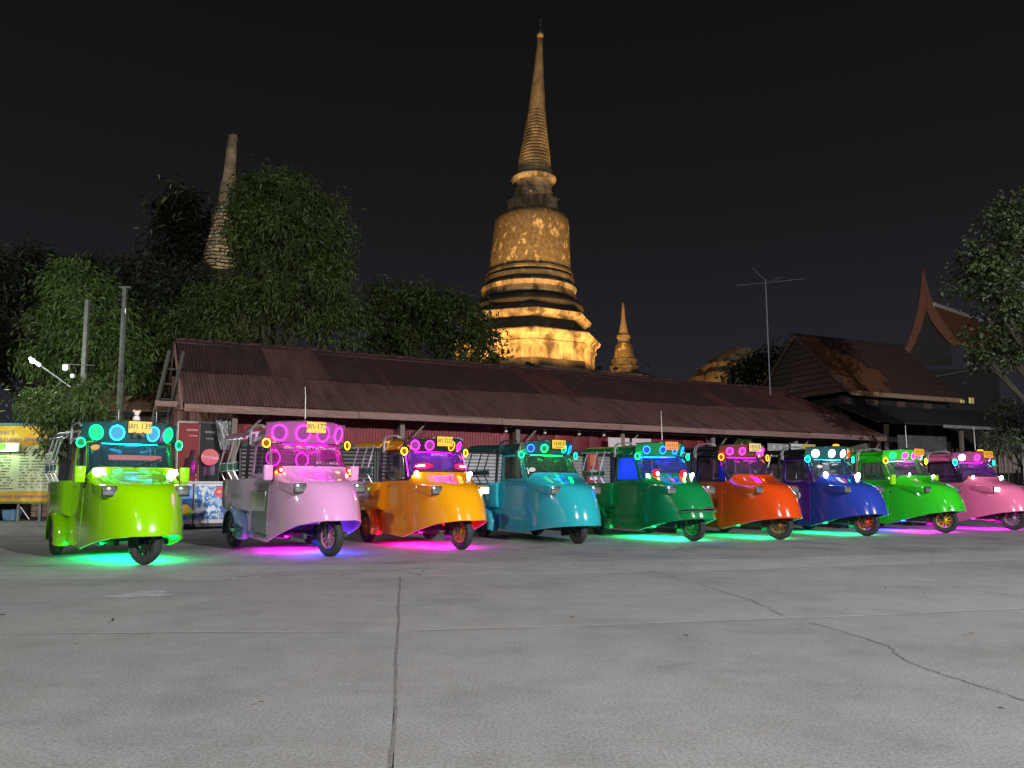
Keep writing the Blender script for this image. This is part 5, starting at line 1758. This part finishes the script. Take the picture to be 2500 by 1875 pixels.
def taxi(pos, head, S):
    root = empty("tuk_tuk", (pos[0], pos[1], 0), R(head - 90), S['label'], "tuk-tuk", "three-wheeled taxis parked in a row")
    sc = S.get('scale', 1.0)
    root.scale = (sc, sc * .86, sc)
    NB[0] = S.get('nose', .42)
    nb = NB[0]
    VIS[:] = S.get('vis', (.6, .28))
    VIS[0] *= 1.09
    paint, upper = S['paint'], S.get('upper', S['paint'])
    doorp = S.get('door', paint)
    C = cached
    put(C(('shell', nb), me_shell), "cab_shell", paint, root)
    for s in (-1, 1):
        d = put(C(('door', s, nb), lambda: me_door(s)), "door", doorp, root)
        hz = MB().box((-1.55, s * .655, .99), (.11, .016, .022)).build("handle", M_CHROME, d, bevel=.006) if S is SPEC[0] else \
            put(C(('hnd', s), lambda: MB().box((-1.55, s * .655, .99), (.11, .016, .022)).mesh("handle", bevel=.006)), "handle", M_CHROME, d)
        put(C(('wf', s), lambda: me_window_frame(s)), "window_frame", upper, root)
        put(C(('sg', s), lambda: me_side_glass(s)), "side_window", S.get('sideglass', glass("cab_glass", (.5, .54, .56), (.02, .022, .026), .45)), root)
        put(C(('fend', s), lambda: me_fender(s)), "rear_fender", S.get('fender', paint), root)
        pod = put(C(('pod', s), lambda: me_pod(s)), "headlight_housing", paint, root)
        put(C(('hl', s), lambda: me_headlight(s)), "headlight_rim", M_BLACK if S.get('hrim', 1) else M_CHROME, pod)
        lit = S.get('headlit', (0, 0))[0 if s < 0 else 1]
        put(C(('hll', s), lambda: me_headlight_lens(s)), "headlight_lens", em("headlight_on", (1, .97, .85), 9) if lit else pm("headlight_glass", (.28, .29, .29), .1, .6, coat=1, var=.3, vscale=18), pod)
        if S.get('mirror'):
            mi = put(C(('mi', s), lambda: me_mirror(s)), "mirror", S['mirror'], root)
            put(C(('mia', s), lambda: me_mirror_arm(s)), "mirror_arm", M_BLACK, mi)
            put(C(('mig', s), lambda: me_mirror_glass(s)), "mirror_glass", M_CHROME, mi)
        for dx in (0, .055):
            put(C(('rail', s, dx), lambda: me_rail(s, dx)), "roof_rail", S.get('rail', M_BAR), root)
        for x in (-1.98, -2.3, -2.72):
            put(C(('bar', s, x), lambda: me_side_bar(s, x)), "side_bar", S.get('bar', M_BAR), root)
        put(C(('canr', s), lambda: MB().tube([(-1.77, s * .795, 1.665), (-2.3, s * .80, 1.685), (-2.97, s * .795, 1.71)], .014, 8).mesh("canopy_rail")), "canopy_rail", S.get('bar', M_BAR), root)
        put(C(('rpil', s), lambda: MB().box((-1.81, s * .70, 1.37), (.07, .04, .66), (s * .06, 0, 0)).mesh("rear_pillar", bevel=.008, segs=1)), "rear_pillar", M_BLACK, root)
        put(C(('rack', s), lambda: me_rack(s)), "side_rack", S.get('bar', M_BAR), root)
        put(C(('rackp', s), lambda: me_rackpanel(s)), "side_panel", S.get('rackp', pm("rack_green", (.05, .25, .17), .4, var=.2, vscale=6)), root)
        put(C(('bench', s), lambda: me_bench(s)), "bench_seat", S.get('seat', pm("seat_dark", (.05, .03, .03), .6)), root)
        put(C(('benchb', s), lambda: me_bench_back(s)), "bench_back", S.get('seat', pm("seat_dark", (.05, .03, .03), .6)), root)
        if S.get('under') and S['under'][0 if s < 0 else 1]:
            kk, st = S['under'][0 if s < 0 else 1]
            put(C(('strip', s), lambda: me_strip(s)), "underglow_strip", led(kk, 8), root)
            lamp_obj("underglow_light", 'AREA', root, (-1.05 + .4 * s, s * .1, .2), st * UNDER, LIGHTC[kk], aim=(-1.05 + .4 * s, s * .1, 0), size=(.9, .7))
    put(C('ws', me_windscreen), "windscreen", S.get('screen', glass("windscreen_glass", (.42, .46, .48), (.07, .075, .085), .45, .1)), root)
    put(C('wsf', me_screen_frame), "windscreen_frame", upper, root)
    put(C('wss', me_screen_seal), "windscreen_seal", S.get('seal', M_BLACK), root)
    put(C('roof', me_roof), "cab_roof", S.get('roof', upper), root)
    put(C('canopy', me_canopy), "canopy", S.get('canopy', M_BLACK), root)
    vis = put(C(('visor', *VIS), me_visor), "visor", S.get('visor', paint), root)
    put(C(('vtrim', *VIS), me_visor_trim), "visor_trim", S.get('vtrim', M_CHROME), vis)
    put(C('rear', me_rear_body), "rear_body", S.get('rear', paint), root)
    put(C('seat', me_seat), "driver_seat", S.get('seat', pm("seat_dark", (.05, .03, .03), .6)), root)
    put(C('steer', me_steer), "steering_wheel", M_BLACK, root)
    put(C('dash', me_dash), "dashboard", M_BLACK, root)
    put(C('fork', me_fork), "front_fork", S.get('fork', M_DARK), root)
    put(C('chassis', me_chassis), "chassis", M_DARK, root)
    put(C('wiper', me_wiper), "wiper", M_BLACK, root)
    if S.get('trim', True):
        put(C(('trim', nb), me_hoodline), "centre_trim", S.get('trimmat', paint), root)
    put(C(('belt', .34, nb), lambda: me_belt(.34)), "body_moulding", paint, root)
    put(C(('belt', .17, nb), lambda: me_belt(.17)), "body_moulding", paint, root)
    for s in (-1, 1):
        for tt in (.552, .948):
            put(C(('seam', s, tt, nb), lambda: MB().tube([shell_pt(s * tt, float(z), .0075) for z in np.linspace(.2, 1.2, 22)], .0045, 4).mesh("panel_seam")), "panel_seam", M_SEAM, root)
        put(C(('seamh', s, nb), lambda: MB().tube([shell_pt(s * float(t), .25, .0075) for t in np.linspace(.552, .948, 8)], .0045, 4).mesh("panel_seam")), "panel_seam", M_SEAM, root)
        put(C(('seamn', s, nb), lambda: MB().tube([shell_pt(s * (.12 + .05 * (z > .8) * (z - .8)), float(z), .0015) for z in np.linspace(.16, .97, 20)], .004, 4).mesh("panel_seam")), "panel_seam", M_SEAM, root)
    put(C(('lip', nb), lambda: MB().tube([shell_pt(float(t), .152, .004) for t in np.linspace(-.98, .98, 90)], .011, 6).mesh("sill_lip")), "sill_lip", S.get('lip', paint), root)
    if S.get('bumper'):
        put(C(('bump', nb), me_bumper), "bumper", M_CHROME, root)
    put(C('flap', lambda: MB().box((-.36, 0, .27), (.012, .24, .3)).mesh("mud_flap", bevel=.004, segs=1)), "mud_flap", M_BLACK, root)
    put(C('tank', lambda: MB().tube([(-1.3, -.36, .26), (-.8, -.36, .26)], .07, 10).mesh("exhaust_box")), "exhaust_box", M_DARK, root)
    for s in (-1, 1):
        for zz in (.46, .86):
            put(C(('hinge', s, zz), lambda: MB().box((-.86, s * (wl(zz) + .012), zz), (.05, .016, .035)).mesh("door_hinge", bevel=.005, segs=1)), "door_hinge", M_CHROME, root)
        put(C(('refl', s), lambda: MB().lathe([(0, .012), (.022, .01), (.024, 0)], 14, (-.62, s * .622, .70), axis='y').mesh("side_reflector")), "side_reflector", pm("reflector_amber", (.7, .25, .02), .2, coat=.8), root)
    if S.get('vent', True):
        put(C('vent', lambda: MB().tube([shell_pt(t, 1.105, .004) for t in (-.09, -.04, 0, .04, .09)], .007, 5).mesh("cowl_vent")), "cowl_vent", M_BLACK, root)
    # wheels
    for (x, y, w, st) in ((0, 0, .125, S.get('steer', 0)), (-2.33, -.715, .15, 0), (-2.33, .715, .15, 0)):
        wh = bpy.data.objects.new("wheel", C(('rim', w), lambda: me_rim(w)))
        COL.objects.link(wh)
        mt = S['rim'] if x == 0 else S.get('rearrim', S['rim'])
        if len(wh.data.materials) == 0: wh.data.materials.append(mt)
        wh.material_slots[0].link = 'OBJECT'; wh.material_slots[0].material = mt
        wh.parent = root; wh.location = (x, y, .272); wh.rotation_euler = (0, rng.uniform(0, 6), R(st))
        wh.rotation_mode = 'XYZ'
        put(C(('tyre', w), lambda: me_tyre(w)), "tyre", M_RUBBER, wh)
    # lamps on the visor: housing > lens, light_ring
    n = len(S['rings'])
    for i, sp in enumerate(S['rings']):
        if sp is None: continue
        k, lens_s, ring_s = sp
        y = (-1 + 2 * i / (n - 1)) * (VIS[0] - .17)
        r = S.get('ringr', .082)
        p = visor_pt(y, .47); pa = visor_pt(y - .02, .47); pb = visor_pt(y + .02, .47); pu = visor_pt(y, .8)
        nrm = (Vector(pb) - Vector(pa)).cross(Vector(pu) - Vector(p))
        if nrm.x < 0: nrm.negate()
        nrm.normalize()
        loc = Vector(p) + nrm * .026
        hs = put(C(('hous', r), lambda: me_housing(r)), "visor_lamp", M_BLACK, root, loc=loc, rot=stand_on(loc, nrm))
        put(C(('lens', r), lambda: me_lens(r)), "lens", led(k, lens_s) if lens_s else pm("lens_dark", (.08, .08, .09), .1, coat=1), hs)
        put(C(('ring', r), lambda: me_ring(r)), "light_ring", led(k, ring_s), hs)
    for s, k in zip((-1, 1), S.get('corner', (None, None))):
        if not k: continue
        p = Vector(visor_pt(s * VIS[0] * .93, 0)) + Vector((.10, s * .085, -.035))
        d = Vector((.95, s * .3, 0))
        r = .058
        hs = put(C(('hous', r), lambda: me_housing(r)), "corner_lamp", M_BLACK, root, loc=p, rot=stand_on(p, d))
        put(C(('lens', r), lambda: me_lens(r)), "lens", led(k, .35), hs)
        put(C(('ring', r), lambda: me_ring(r)), "light_ring", led(k, 11), hs)
    # light strip tucked under the visor, washing the windscreen
    for (y0, y1, k, st) in S.get('wash', ()):
        pts = []
        for y in np.linspace(y0, y1, 7):
            p = visor_pt(float(y), 0)
            pts.append((p[0] - .045, p[1] * .94, p[2] + .055))
        MB().tube(pts, .012, 6).build("visor_light_strip", led(k, st * 1.5), root)
    # spot lamps at the foot of the windscreen
    for (ph, q, k, st, r) in S.get('spots', ()):
        p = glass_pt(ph, q, .05)
        if r < 0:
            p2 = Vector(glass_pt(ph + 2, q, .05)) - Vector(p)
            put(C(('sbar', r), lambda: MB().box((0, 0, 0), (-r * 3.2, .03, -r * 1.5)).mesh("spot_bar", bevel=.008)), "spot_lamp", led(k, st), root, loc=p, rot=(-.3, 0, math.atan2(p2.y, p2.x)))
        elif k == 'r':
            so = put(C(('spot', r), lambda: me_spot(r)), "spot_lamp", em("spot_red_halo", (1, .004, .006), 2.2), root, loc=p)  # oversized glowing ball stands in for the bloom round the bulb
            put(C(('score', r), lambda: MB().ball((r * .5, 0, 0), r * .42, 10, 6).mesh("bulb")), "bulb", em("spot_red_bulb", (1, .28, .2), 30), so)
        else:
            put(C(('spot', r), lambda: me_spot(r)), "spot_lamp", led(k, st), root, loc=p)
    if S.get('plate') is not None:
        plate(root, S['plate'], S.get('platey', .02), mat=S.get('platemat'))
    if S.get('antenna'):
        y = -.12
        p = visor_pt(y, 1.0)
        MB().tube([(p[0] - .08, y, p[2] - .03), (p[0] - .1, y + .005, p[2] + .35), (p[0] - .09, y - .01, p[2] + S['antenna'])], [.009, .007, .004], 6).build("antenna", pm("aerial_white", (.6, .58, .52), .4), root)
        MB().lathe([(.02, 0), (.014, .07), (.01, .08)], 10, (p[0] - .08, y, p[2] - .03)).build("antenna_base", M_CHROME, root)
    for fn in S.get('extra', ()):
        fn(root, S)
    return root

# -------------------------------------------------- per-vehicle extras
def screen_text(txt, size, q, mat, phs=0):
    def f(root, S):
        # letters follow the curve of the glass one by one
        tot = 0
        ws = []
        for ch in txt:
            w = size * (.36 if ch in " I-" else .72)
            ws.append(w); tot += w
        y = -tot / 2 + phs
        for ch, w in zip(txt, ws):
            yc = y + w / 2
            y += w
            if ch == ' ': continue
            best = min(np.linspace(-75, 75, 151), key=lambda ph: abs(glass_pt(float(ph), q)[1] - yc))
            p = Vector(glass_pt(float(best), q, .012))
            p2 = Vector(glass_pt(float(best) + 1.5, q, .012))
            d = (p2 - p).normalized()
            ang = math.atan2(d.y, d.x)
            put(text_mesh(ch, size, .001), "lettering", mat, root, loc=p, rot=(R(62), 0, ang))
    return f
def sticker(ph, q, r, mat, sx=1.0):
    def f(root, S):
        p = Vector(glass_pt(ph, q, .012)); p2 = Vector(glass_pt(ph + 2, q, .012))
        d = (p2 - p).normalized()
        o = MB().lathe([(0, 0), (r, 0), (r, .003), (0, .003)], 20).build("windscreen_sticker", mat, root, loc=p, rot=(R(55), 0, math.atan2(d.y, d.x)))
        o.scale = (sx, 1, 1)
    return f
def badge(txt, size, z, mat, t=.0):
    def f(root, S):
        p = shell_pt(t, z, .006)
        p2 = shell_pt(t + .01, z, .006)
        d = (Vector(p2) - Vector(p)).normalized()
        put(text_mesh(txt, size, .003), "badge", mat, root, loc=p, rot=(R(50 if z > 1.02 else 78), 0, math.atan2(d.y, d.x)))
    return f
def chrome_panels(root, S):
    for s in (-1, 1):
        y = s * .652
        MB().box((-1.4, y, .73), (.7, .012, .3)).build("chrome_panel", M_CHROME, root, bevel=.004)
        for k in range(14):
            MB().tube([(-1.72 + .05 * k, y + s * .008, .59), (-1.72 + .05 * k, y + s * .008, .87)], .007, 5).build("chrome_rib", M_CHROME, root)
        MB().box((-1.4, y - s * .012, .42), (.72, .014, .26)).build("chrome_panel", M_CHROME, root, bevel=.004)
        MB().box((-1.35, y, .24), (.86, .03, .07)).build("step_board", M_CHROME, root, bevel=.01)
def eyes(root, S):
    for s in (-1, 1):
        pts = [glass_pt(s * a, q, .02) for a, q in ((20, .28), (32, .36), (48, .34), (58, .24), (46, .2), (32, .22))]
        MB().tube(pts, .008, 6, closed=True).build("eye_light", led('r', 9), root)
        pts = [glass_pt(s * a, q, .022) for a, q in ((34, .28), (46, .28), (54, .25))]
        MB().tube(pts, .009, 6).build("eye_light", led('w', 6), root)
def outline_leds(k, st):
    def f(root, S):
        for s in (-1, 1):
            pts = [glass_pt(s * 80, q, .022) for q in np.linspace(.08, .9, 8)]
            MB().tube(pts, .006, 6).build("pillar_light", led(k, st), root)
    return f
def beacon(root, S):
    p = visor_pt(0, 1.0)
    b = MB().lathe([(0, .06), (.05, .055), (.06, .02), (.06, 0)], 16, (p[0] - .05, 0, p[2] + .005)).build("beacon", em("beacon_amber", (1.0, .5, .02), 1.6), root)
    b.scale = (1, 1.5, 1)
def bumper_plate(root, S):
    p = shell_pt(.03, .35, .012)
    MB().box((p[0], p[1], p[2] + .04), (.012, .2, .07)).build("front_plate", M_CHROME, root)
def bow_toy(root, S):
    p = visor_pt(.02, .5)
    m = MB()
    for s in (-1, 1):
        m.add([(p[0] + .09, .02, p[2] - .03), (p[0] + .095, .02 + s * .09, p[2] - .07), (p[0] + .095, .02 + s * .075, p[2] + .01), (p[0] + .1, .02 + s * .05, p[2] - .075)], [(0, 1, 2), (0, 3, 1)])
    m.build("ribbon_bow", M_BLACK, root, smooth=False)
    q = visor_pt(.0, 1.0)
    toy = MB().ball((q[0] - .1, .02, q[2] + .05), .05, 12, 8, (1, 1.15, .9)).build("roof_ornament", pm("toy_white", (.7, .62, .58), .8), root)
    MB().ball((q[0] - .09, .02, q[2] + .125), .042, 12, 8).build("ornament_head", pm("toy_white", (.7, .62, .58), .8), toy)
    for s in (-1, 1):
        MB().ball((q[0] - .1, .02 + s * .04, q[2] + .155), .022, 8, 6).build("ornament_ear", pm("toy_pink", (.6, .4, .36), .8), toy)
    for s in (-.25, .3):
        MB().tube([(q[0] - .05, s, q[2] - .03), (q[0] - .05, s, q[2] + .16)], .005, 5).build("antenna", M_STEEL, root)
def sun_strip(root, S):
    rows = [[glass_pt(ph, q, .01) for ph in np.linspace(-34, 36, 18)] for q in (.3, .4, .48)]
    MB().grid(rows).build("banner_strip", pm("banner_red", (.35, .12, .13), .6, var=.4, vscale=30), root)
def speakers(k):
    def f(root, S):
        for (x, y, z, r) in ((-1.55, .16, 1.36, .11), (-1.5, -.38, 1.38, .12)):
            ho = MB().lathe([(r * 1.1, 0), (r * 1.1, .03), (r * .9, .03), (r * .3, -.03), (0, -.01)], 24, (x, y, z), axis='x', capped=False).build("speaker", M_BLACK, root)
            MB().torus((x + .03, y, z), r, .007, 28, 6, 'x').build("light_ring", led(k, 7), ho)
        for y in (-.3, -.1, .1, .3):
            MB().box((-1.05, y, 1.54), (.05, .05, .008)).build("cabin_lamp", led('a', 5), root)
    return f
def cabin_light(k, st):
    def f(root, S):
        MB().box((-1.4, 0, 1.575), (.4, .7, .012)).build("cabin_lamp", led(k, st), root)
    return f
def screen_glow(k, st):
    def f(root, S):
        MB().box((-1.0, 0, 1.57), (.05, .8, .014)).build("cabin_lamp", led(k, st * 5), root)
        MB().box((-.80, 0, 1.105), (.03, .7, .012)).build("dash_light", led(k, st * 1.2), root)
    return f
def door_emblem(root, S):
    for s in (-1, 1):
        y = s * .652
        o = MB().torus((-1.3, y, .8), .07, .009, 24, 5, 'y')
        o.torus((-1.3, y, .8), .05, .004, 20, 5, 'y')
        for k in range(4):
            a0, a1 = R(90 * k), R(90 * k + 90)
            o.tube([(-1.3 + .035 * math.cos(a0), y, .8 + .035 * math.sin(a0)), (-1.3 + .035 * math.cos(a1), y, .8 + .035 * math.sin(a1))], .006, 5)
        o.build("door_emblem", M_WHITE, root)
        put(text_mesh("AYUTTHAYA", .05, .001), "lettering", M_WHITE, root, loc=(-1.3, y + s * .001, .64), rot=(R(90), 0, 0 if s < 0 else math.pi))
        MB().box((-1.3, y, .71), (.12, .002, .02)).build("emblem_line", M_WHITE, root)
        MB().box((-1.3, y, .69), (.08, .002, .012)).build("emblem_line", M_WHITE, root)
def dark_cowl(root, S):
    rows = [[shell_pt(t, z, .005) for t in np.linspace(-.4, .4, 25)] for z in (1.09, 1.12, 1.16, 1.2)]
    MB().grid(rows).build("cowl_cover", pm("cowl_black", (.012, .012, .014), .25, coat=.6), root)
def cowl_stickers(root, S):
    p = shell_pt(-.2, 1.13, .012); MB().box(p, (.11, .16, .004), (0, .5, -.35)).build("cowl_sticker", pm("sticker_pale", (.6, .58, .6), .5), root)
    p = shell_pt(.06, 1.14, .014)
    MB().box(p, (.03, .11, .004), (0, .5, .1)).box((p[0], p[1], p[2] + .002), (.05, .05, .005), (0, .5, .1)).build("cowl_emblem", pm("emblem_gold", (.7, .6, .35), .3, .7), root)
    p = shell_pt(.3, 1.12, .014); MB().box(p, (.1, .14, .004), (0, .5, .55)).build("cowl_sticker", pm("sticker_green", (.3, .6, .55), .4), root)
def nose_text(txt, mat):
    def f(root, S):
        t = -.06
        p = shell_pt(t, .25, .006); p2 = shell_pt(t + .02, .25, .006)
        d = (Vector(p2) - Vector(p)).normalized()
        put(text_mesh(txt, .06, .001), "lettering", mat, root, loc=p, rot=(R(84), 0, math.atan2(d.y, d.x)))
    return f

P_LIME = shellmat("paint_lime", (.26, .62, .0))
P_PINK = shellmat("paint_pink", (.66, .3, .56))
P_ORNG = shellmat("paint_amber", (.8, .34, .005))
P_TEAL = shellmat("paint_teal", (.02, .36, .41))
P_GRN = shellmat("paint_emerald", (.005, .2, .05))
P_RED = shellmat("paint_orange_red", (.62, .058, .006))
P_BLUE = shellmat("paint_blue", (.022, .05, .36))
P_PURP = shellmat("paint_purple", (.08, .015, .25))
P_GRN2 = shellmat("paint_leaf_green", (.03, .5, .015))
P_CORAL = shellmat("paint_coral_pink", (.72, .16, .32))
P_BLK = shellmat("paint_black", (.012, .012, .014), rough=.2)
P_DTEAL = shellmat("paint_dark_teal", (.01, .07, .08))
T_SILV = pm("letter_silver", (.65, .62, .66), .3, .2)

M_CHROMED = pm('door_chrome', (.8, .81, .82), .26, 1.0)
M_BAR = pm('polished_bar', (.62, .63, .66), .28, .35, coat=.5)
M_SEAM = pm('seam_shadow_gap', (.01, .01, .01), .8)
SPEC = [
 dict(label="lime green tuk-tuk with round green roof lamps, first in the row at left", nose=.38, vis=(.62, .28), paint=P_LIME, roof=P_BLK, visor=P_DTEAL, rear=P_LIME, canopy=M_BLACK,
      mirror=P_LIME, rings=[('g', 1.6, 5), ('c', .8, 10), None, ('c', .8, 5), ('g', 1.6, 5)], ringr=.098, corner=('g', 'g'), plate="สก 139", platey=.04, rim=M_DARK, rearrim=M_CHROME, steer=28,
      under=(('g', 26), ('g', 26)), wash=[(-.42, -.14, 'g', 7), (-.12, .14, 'c', 9), (.16, .42, 'g', 7)],
      spots=[(-48, -.12, 'w', 9, -.05), (48, -.12, 'w', 9, -.05), (-8, -.22, 'c', 4, .015), (8, -.22, 'c', 4, .015)],
      extra=[sticker(-56, .74, .045, pm("sticker_orange", (.7, .25, .08), .5), 1.4), bow_toy, sun_strip, badge("ISUZU", .075, 1.12, M_CHROME), screen_glow('c', 8)], hrim=1),
 dict(label="pale pink tuk-tuk with magenta ring lamps and chrome side panels", vis=(.62, .31), paint=P_PINK, upper=P_PINK, roof=P_PINK, visor=shellmat('paint_deep_pink', (.34, .07, .28)), canopy=P_PINK, door=M_CHROMED, nose=.5, scale=1.04,
      fender=pm("fender_blue_grey", (.16, .22, .4), .25, coat=.7), mirror=P_PINK, rings=[('m', .35, 10), ('m', .35, 10), ('m', .35, 10), ('m', .35, 10)], ringr=.112, corner=('a', 'a'),
      plate="สก-172", rim=pm("rim_pink", (.6, .25, .4), .35, .3), rearrim=M_CHROME, under=(('m', 30), ('b', 26)), wash=[(-.42, .42, 'm', 7)], antenna=.52, screen=glass("windscreen_magenta", (.5, .4, .46), (.22, .08, .16), .42, .1),
      spots=[(-57, -.1, 'r', 22, .05), (57, -.1, 'r', 22, .05), (-66, -.1, 'a', 6, .02), (66, -.1, 'a', 6, .02)],
      extra=[chrome_panels, screen_text("KHIRI TRAVEL TUKTUK-TOUR", .058, .74, T_SILV), screen_text("AYUTTHAYA", .062, .16, T_SILV, .2), speakers('m'), screen_glow('m', 10)], rear=shellmat("paint_grey_pink", (.42, .32, .42))),
 dict(label="amber yellow tuk-tuk with purple ring lamps and glowing red eye lights", nose=.47, vis=(.58, .21), paint=P_ORNG, upper=P_BLK, roof=P_ORNG, visor=P_BLK, rear=P_ORNG, canopy=P_ORNG, rings=[('m', .35, 10), ('m', .3, 6), None, ('a', .3, 3), ('m', .35, 10)], ringr=.08,
      corner=('a', 'a'), plate="สก 2223", platey=.04, rim=pm("rim_orange", (.6, .26, .04), .4, .3), under=(('k', 34), ('m', 18)), wash=[(-.42, .42, 'p', 9)],
      spots=[(-56, -.06, 'w', 16, .04), (56, -.06, 'w', 16, .04), (-66, -.1, 'o', 6, .02)], headlit=(0, 1), screen=glass("windscreen_violet", (.3, .25, .4), (.09, .06, .16), .5, .1),
      extra=[eyes, outline_leds('p', 5), screen_glow('p', 10), screen_text("AYUTTHAYA", .056, .76, T_SILV)], rackp=pm("rack_green", (.05, .25, .17), .4, var=.2, vscale=6)),
 dict(label="teal tuk-tuk with blue and green ring lamps", nose=.33, vis=(.6, .24), paint=P_TEAL, roof=P_DTEAL, visor=P_DTEAL, canopy=P_DTEAL, rings=[('b', .5, 7), ('g', .35, 8), None, ('g', .4, 7), ('b', .5, 7)], corner=('g', 'g'),
      plate="", platey=.05, rim=M_DARK, wash=[(-.42, -.2, 'g', 6), (-.15, .15, 'g', 7), (.2, .42, 'b', 8)], bar=M_BLACK, rail=P_DTEAL,
      extra=[screen_glow('g', 7), sticker(-60, .2, .05, pm("sticker_white", (.6, .5, .55), .5), 1.4)], hrim=0, rackp=P_DTEAL, ringr=.07),
 dict(label="dark emerald green tuk-tuk with blue ring lamps and two red lamps", vis=(.58, .25), paint=P_GRN, roof=P_GRN, visor=P_GRN, canopy=P_GRN, rings=[('b', .6, 8), ('b', .6, 8), ('b', .6, 8), ('b', .6, 8)], corner=('g', 'g'), ringr=.07,
      plate="", platemat=pm("plate_red_lit", (.8, .25, .06), .45), rim=pm("rim_green", (.03, .35, .08), .4, .3), antenna=.62, bumper=True,  # red lamplight on the plate is put into its colour
      under=(('g', 34), ('g', 26)), wash=[(-.42, -.15, 'b', 7), (-.1, .42, 'm', 4)], spots=[(-40, .02, 'r', 26, .085), (14, -.02, 'r', 26, .085), (-62, -.02, 'w', 12, .035), (46, -.02, 'w', 12, .035)],
      sideglass=glass("side_blue", (.12, .25, .6), (.02, .12, .7), .65), extra=[screen_glow('b', 9), cabin_light('b', 20), bumper_plate], hrim=0, rackp=P_GRN),
 dict(label="orange red tuk-tuk with black cab top and magenta ring lamps", vis=(.58, .24), paint=P_RED, upper=P_BLK, roof=P_BLK, visor=shellmat("paint_brown", (.14, .03, .02)), canopy=P_BLK, rings=[('m', .4, 9), ('m', .4, 9), None, ('m', .4, 9), ('m', .4, 9)], ringr=.068, corner=('o', 'o'),
      plate="", platemat=pm("plate_dull", (.62, .48, .22), .5), platey=.04, rim=pm("rim_rust", (.28, .1, .03), .5, .3), under=(('g', 12), ('g', 16)), wash=[(-.42, .42, 'm', 6)],
      extra=[screen_glow('m', 6), dark_cowl, cowl_stickers, screen_text("AYUTTHAYA", .05, .72, led('m', 1.2))], rackp=P_BLK),
 dict(label="blue tuk-tuk with purple doors, white emblem and white roof lamps", nose=.45, vis=(.62, .25), paint=P_BLUE, door=P_PURP, upper=P_PURP, roof=P_BLK, visor=P_DTEAL, canopy=P_BLK, rear=P_PURP, fender=P_PURP, rings=[('w', 1.2, 5), ('w', 1.4, 6), ('w', 1.4, 6), ('r', .8, 3)], corner=('t', 't'), ringr=.08,
      plate=None, rim=pm("rim_red", (.6, .06, .03), .4, .3), under=(('g', 18), ('g', 20)), wash=[(-.42, -.25, 't', 8), (-.2, .2, 'w', 3), (.25, .42, 't', 8)],
      spots=[(-46, .04, 'w', 26, .055), (40, .0, 'w', 26, .055)], extra=[screen_glow('c', 4), beacon, door_emblem, screen_text("AYUTTHAYA", .052, .74, T_SILV), sticker(-50, .5, .04, pm("sticker_white", (.6, .5, .55), .5), 1.6)], rackp=P_PURP),
 dict(label="leaf green tuk-tuk with amber corner lamp and yellow front wheel", nose=.48, vis=(.62, .24), paint=P_GRN2, roof=P_GRN2, visor=P_GRN2, canopy=P_GRN2, mirror=P_LIME, rings=[('g', 1.0, 6), ('m', .8, 9), ('m', .8, 9), ('m', .5, 6), ('c', .8, 5)], corner=('a', 'y'), ringr=.068,
      plate="", platey=.12, platemat=pm("plate_orange", (.8, .38, .02), .45), rim=pm("rim_yellow", (.65, .42, .02), .4, .3), under=(('b', 30), ('m', 34)), antenna=.55,
      wash=[(-.42, -.2, 'g', 6), (-.15, .2, 'm', 8), (.22, .42, 'y', 6)], spots=[(-30, .1, 'w', 5, .03), (46, .0, 'w', 7, .03)], extra=[nose_text("AYUTTHAYA", M_BLACK), screen_glow('m', 5), cabin_light('t', 6.0)], rackp=P_GRN2),
 dict(label="coral pink tuk-tuk with teal corner lamps, last in the row at right", paint=P_CORAL, upper=P_BLK, roof=P_CORAL, visor=shellmat('paint_plum', (.3, .05, .16)), nose=.45, vis=(.62, .24), canopy=P_BLK, rings=[('w', 1.0, 5), ('m', .6, 9), None, ('m', .6, 6)], corner=('t', 't'), ringr=.072,
      plate="", platey=.16, platemat=pm("plate_orange", (.8, .38, .02), .45), rim=pm("rim_mauve", (.3, .2, .26), .4, .4), under=(('p', 16), ('m', 22)), antenna=.6,
      wash=[(-.3, .3, 'm', 12)], spots=[(-48, -.02, 'w', 8, .035), (44, -.02, 'w', 10, .035), (-60, -.02, 'o', 1.5, .03), (60, -.1, 't', 4, .025)], headlit=(1, 0),
      extra=[screen_glow('p', 10), beacon, dark_cowl], rackp=P_BLK),
]
PLACES = [((-4.65, 9.47), 40, 32), ((-2.58, 10.59), 36, 14), ((-0.80, 11.77), 33, 8), ((1.14, 12.96), 30, -6), ((3.29, 13.55), 23, 14),
          ((5.01, 13.98), 23, 24), ((7.15, 15.04), 20, 24), ((9.28, 15.98), 21, 20), ((11.47, 17.05), 18, 20)]
for (p, h, st), S in zip(PLACES, SPEC):
    S['steer'] = st
    taxi(p, h, S)
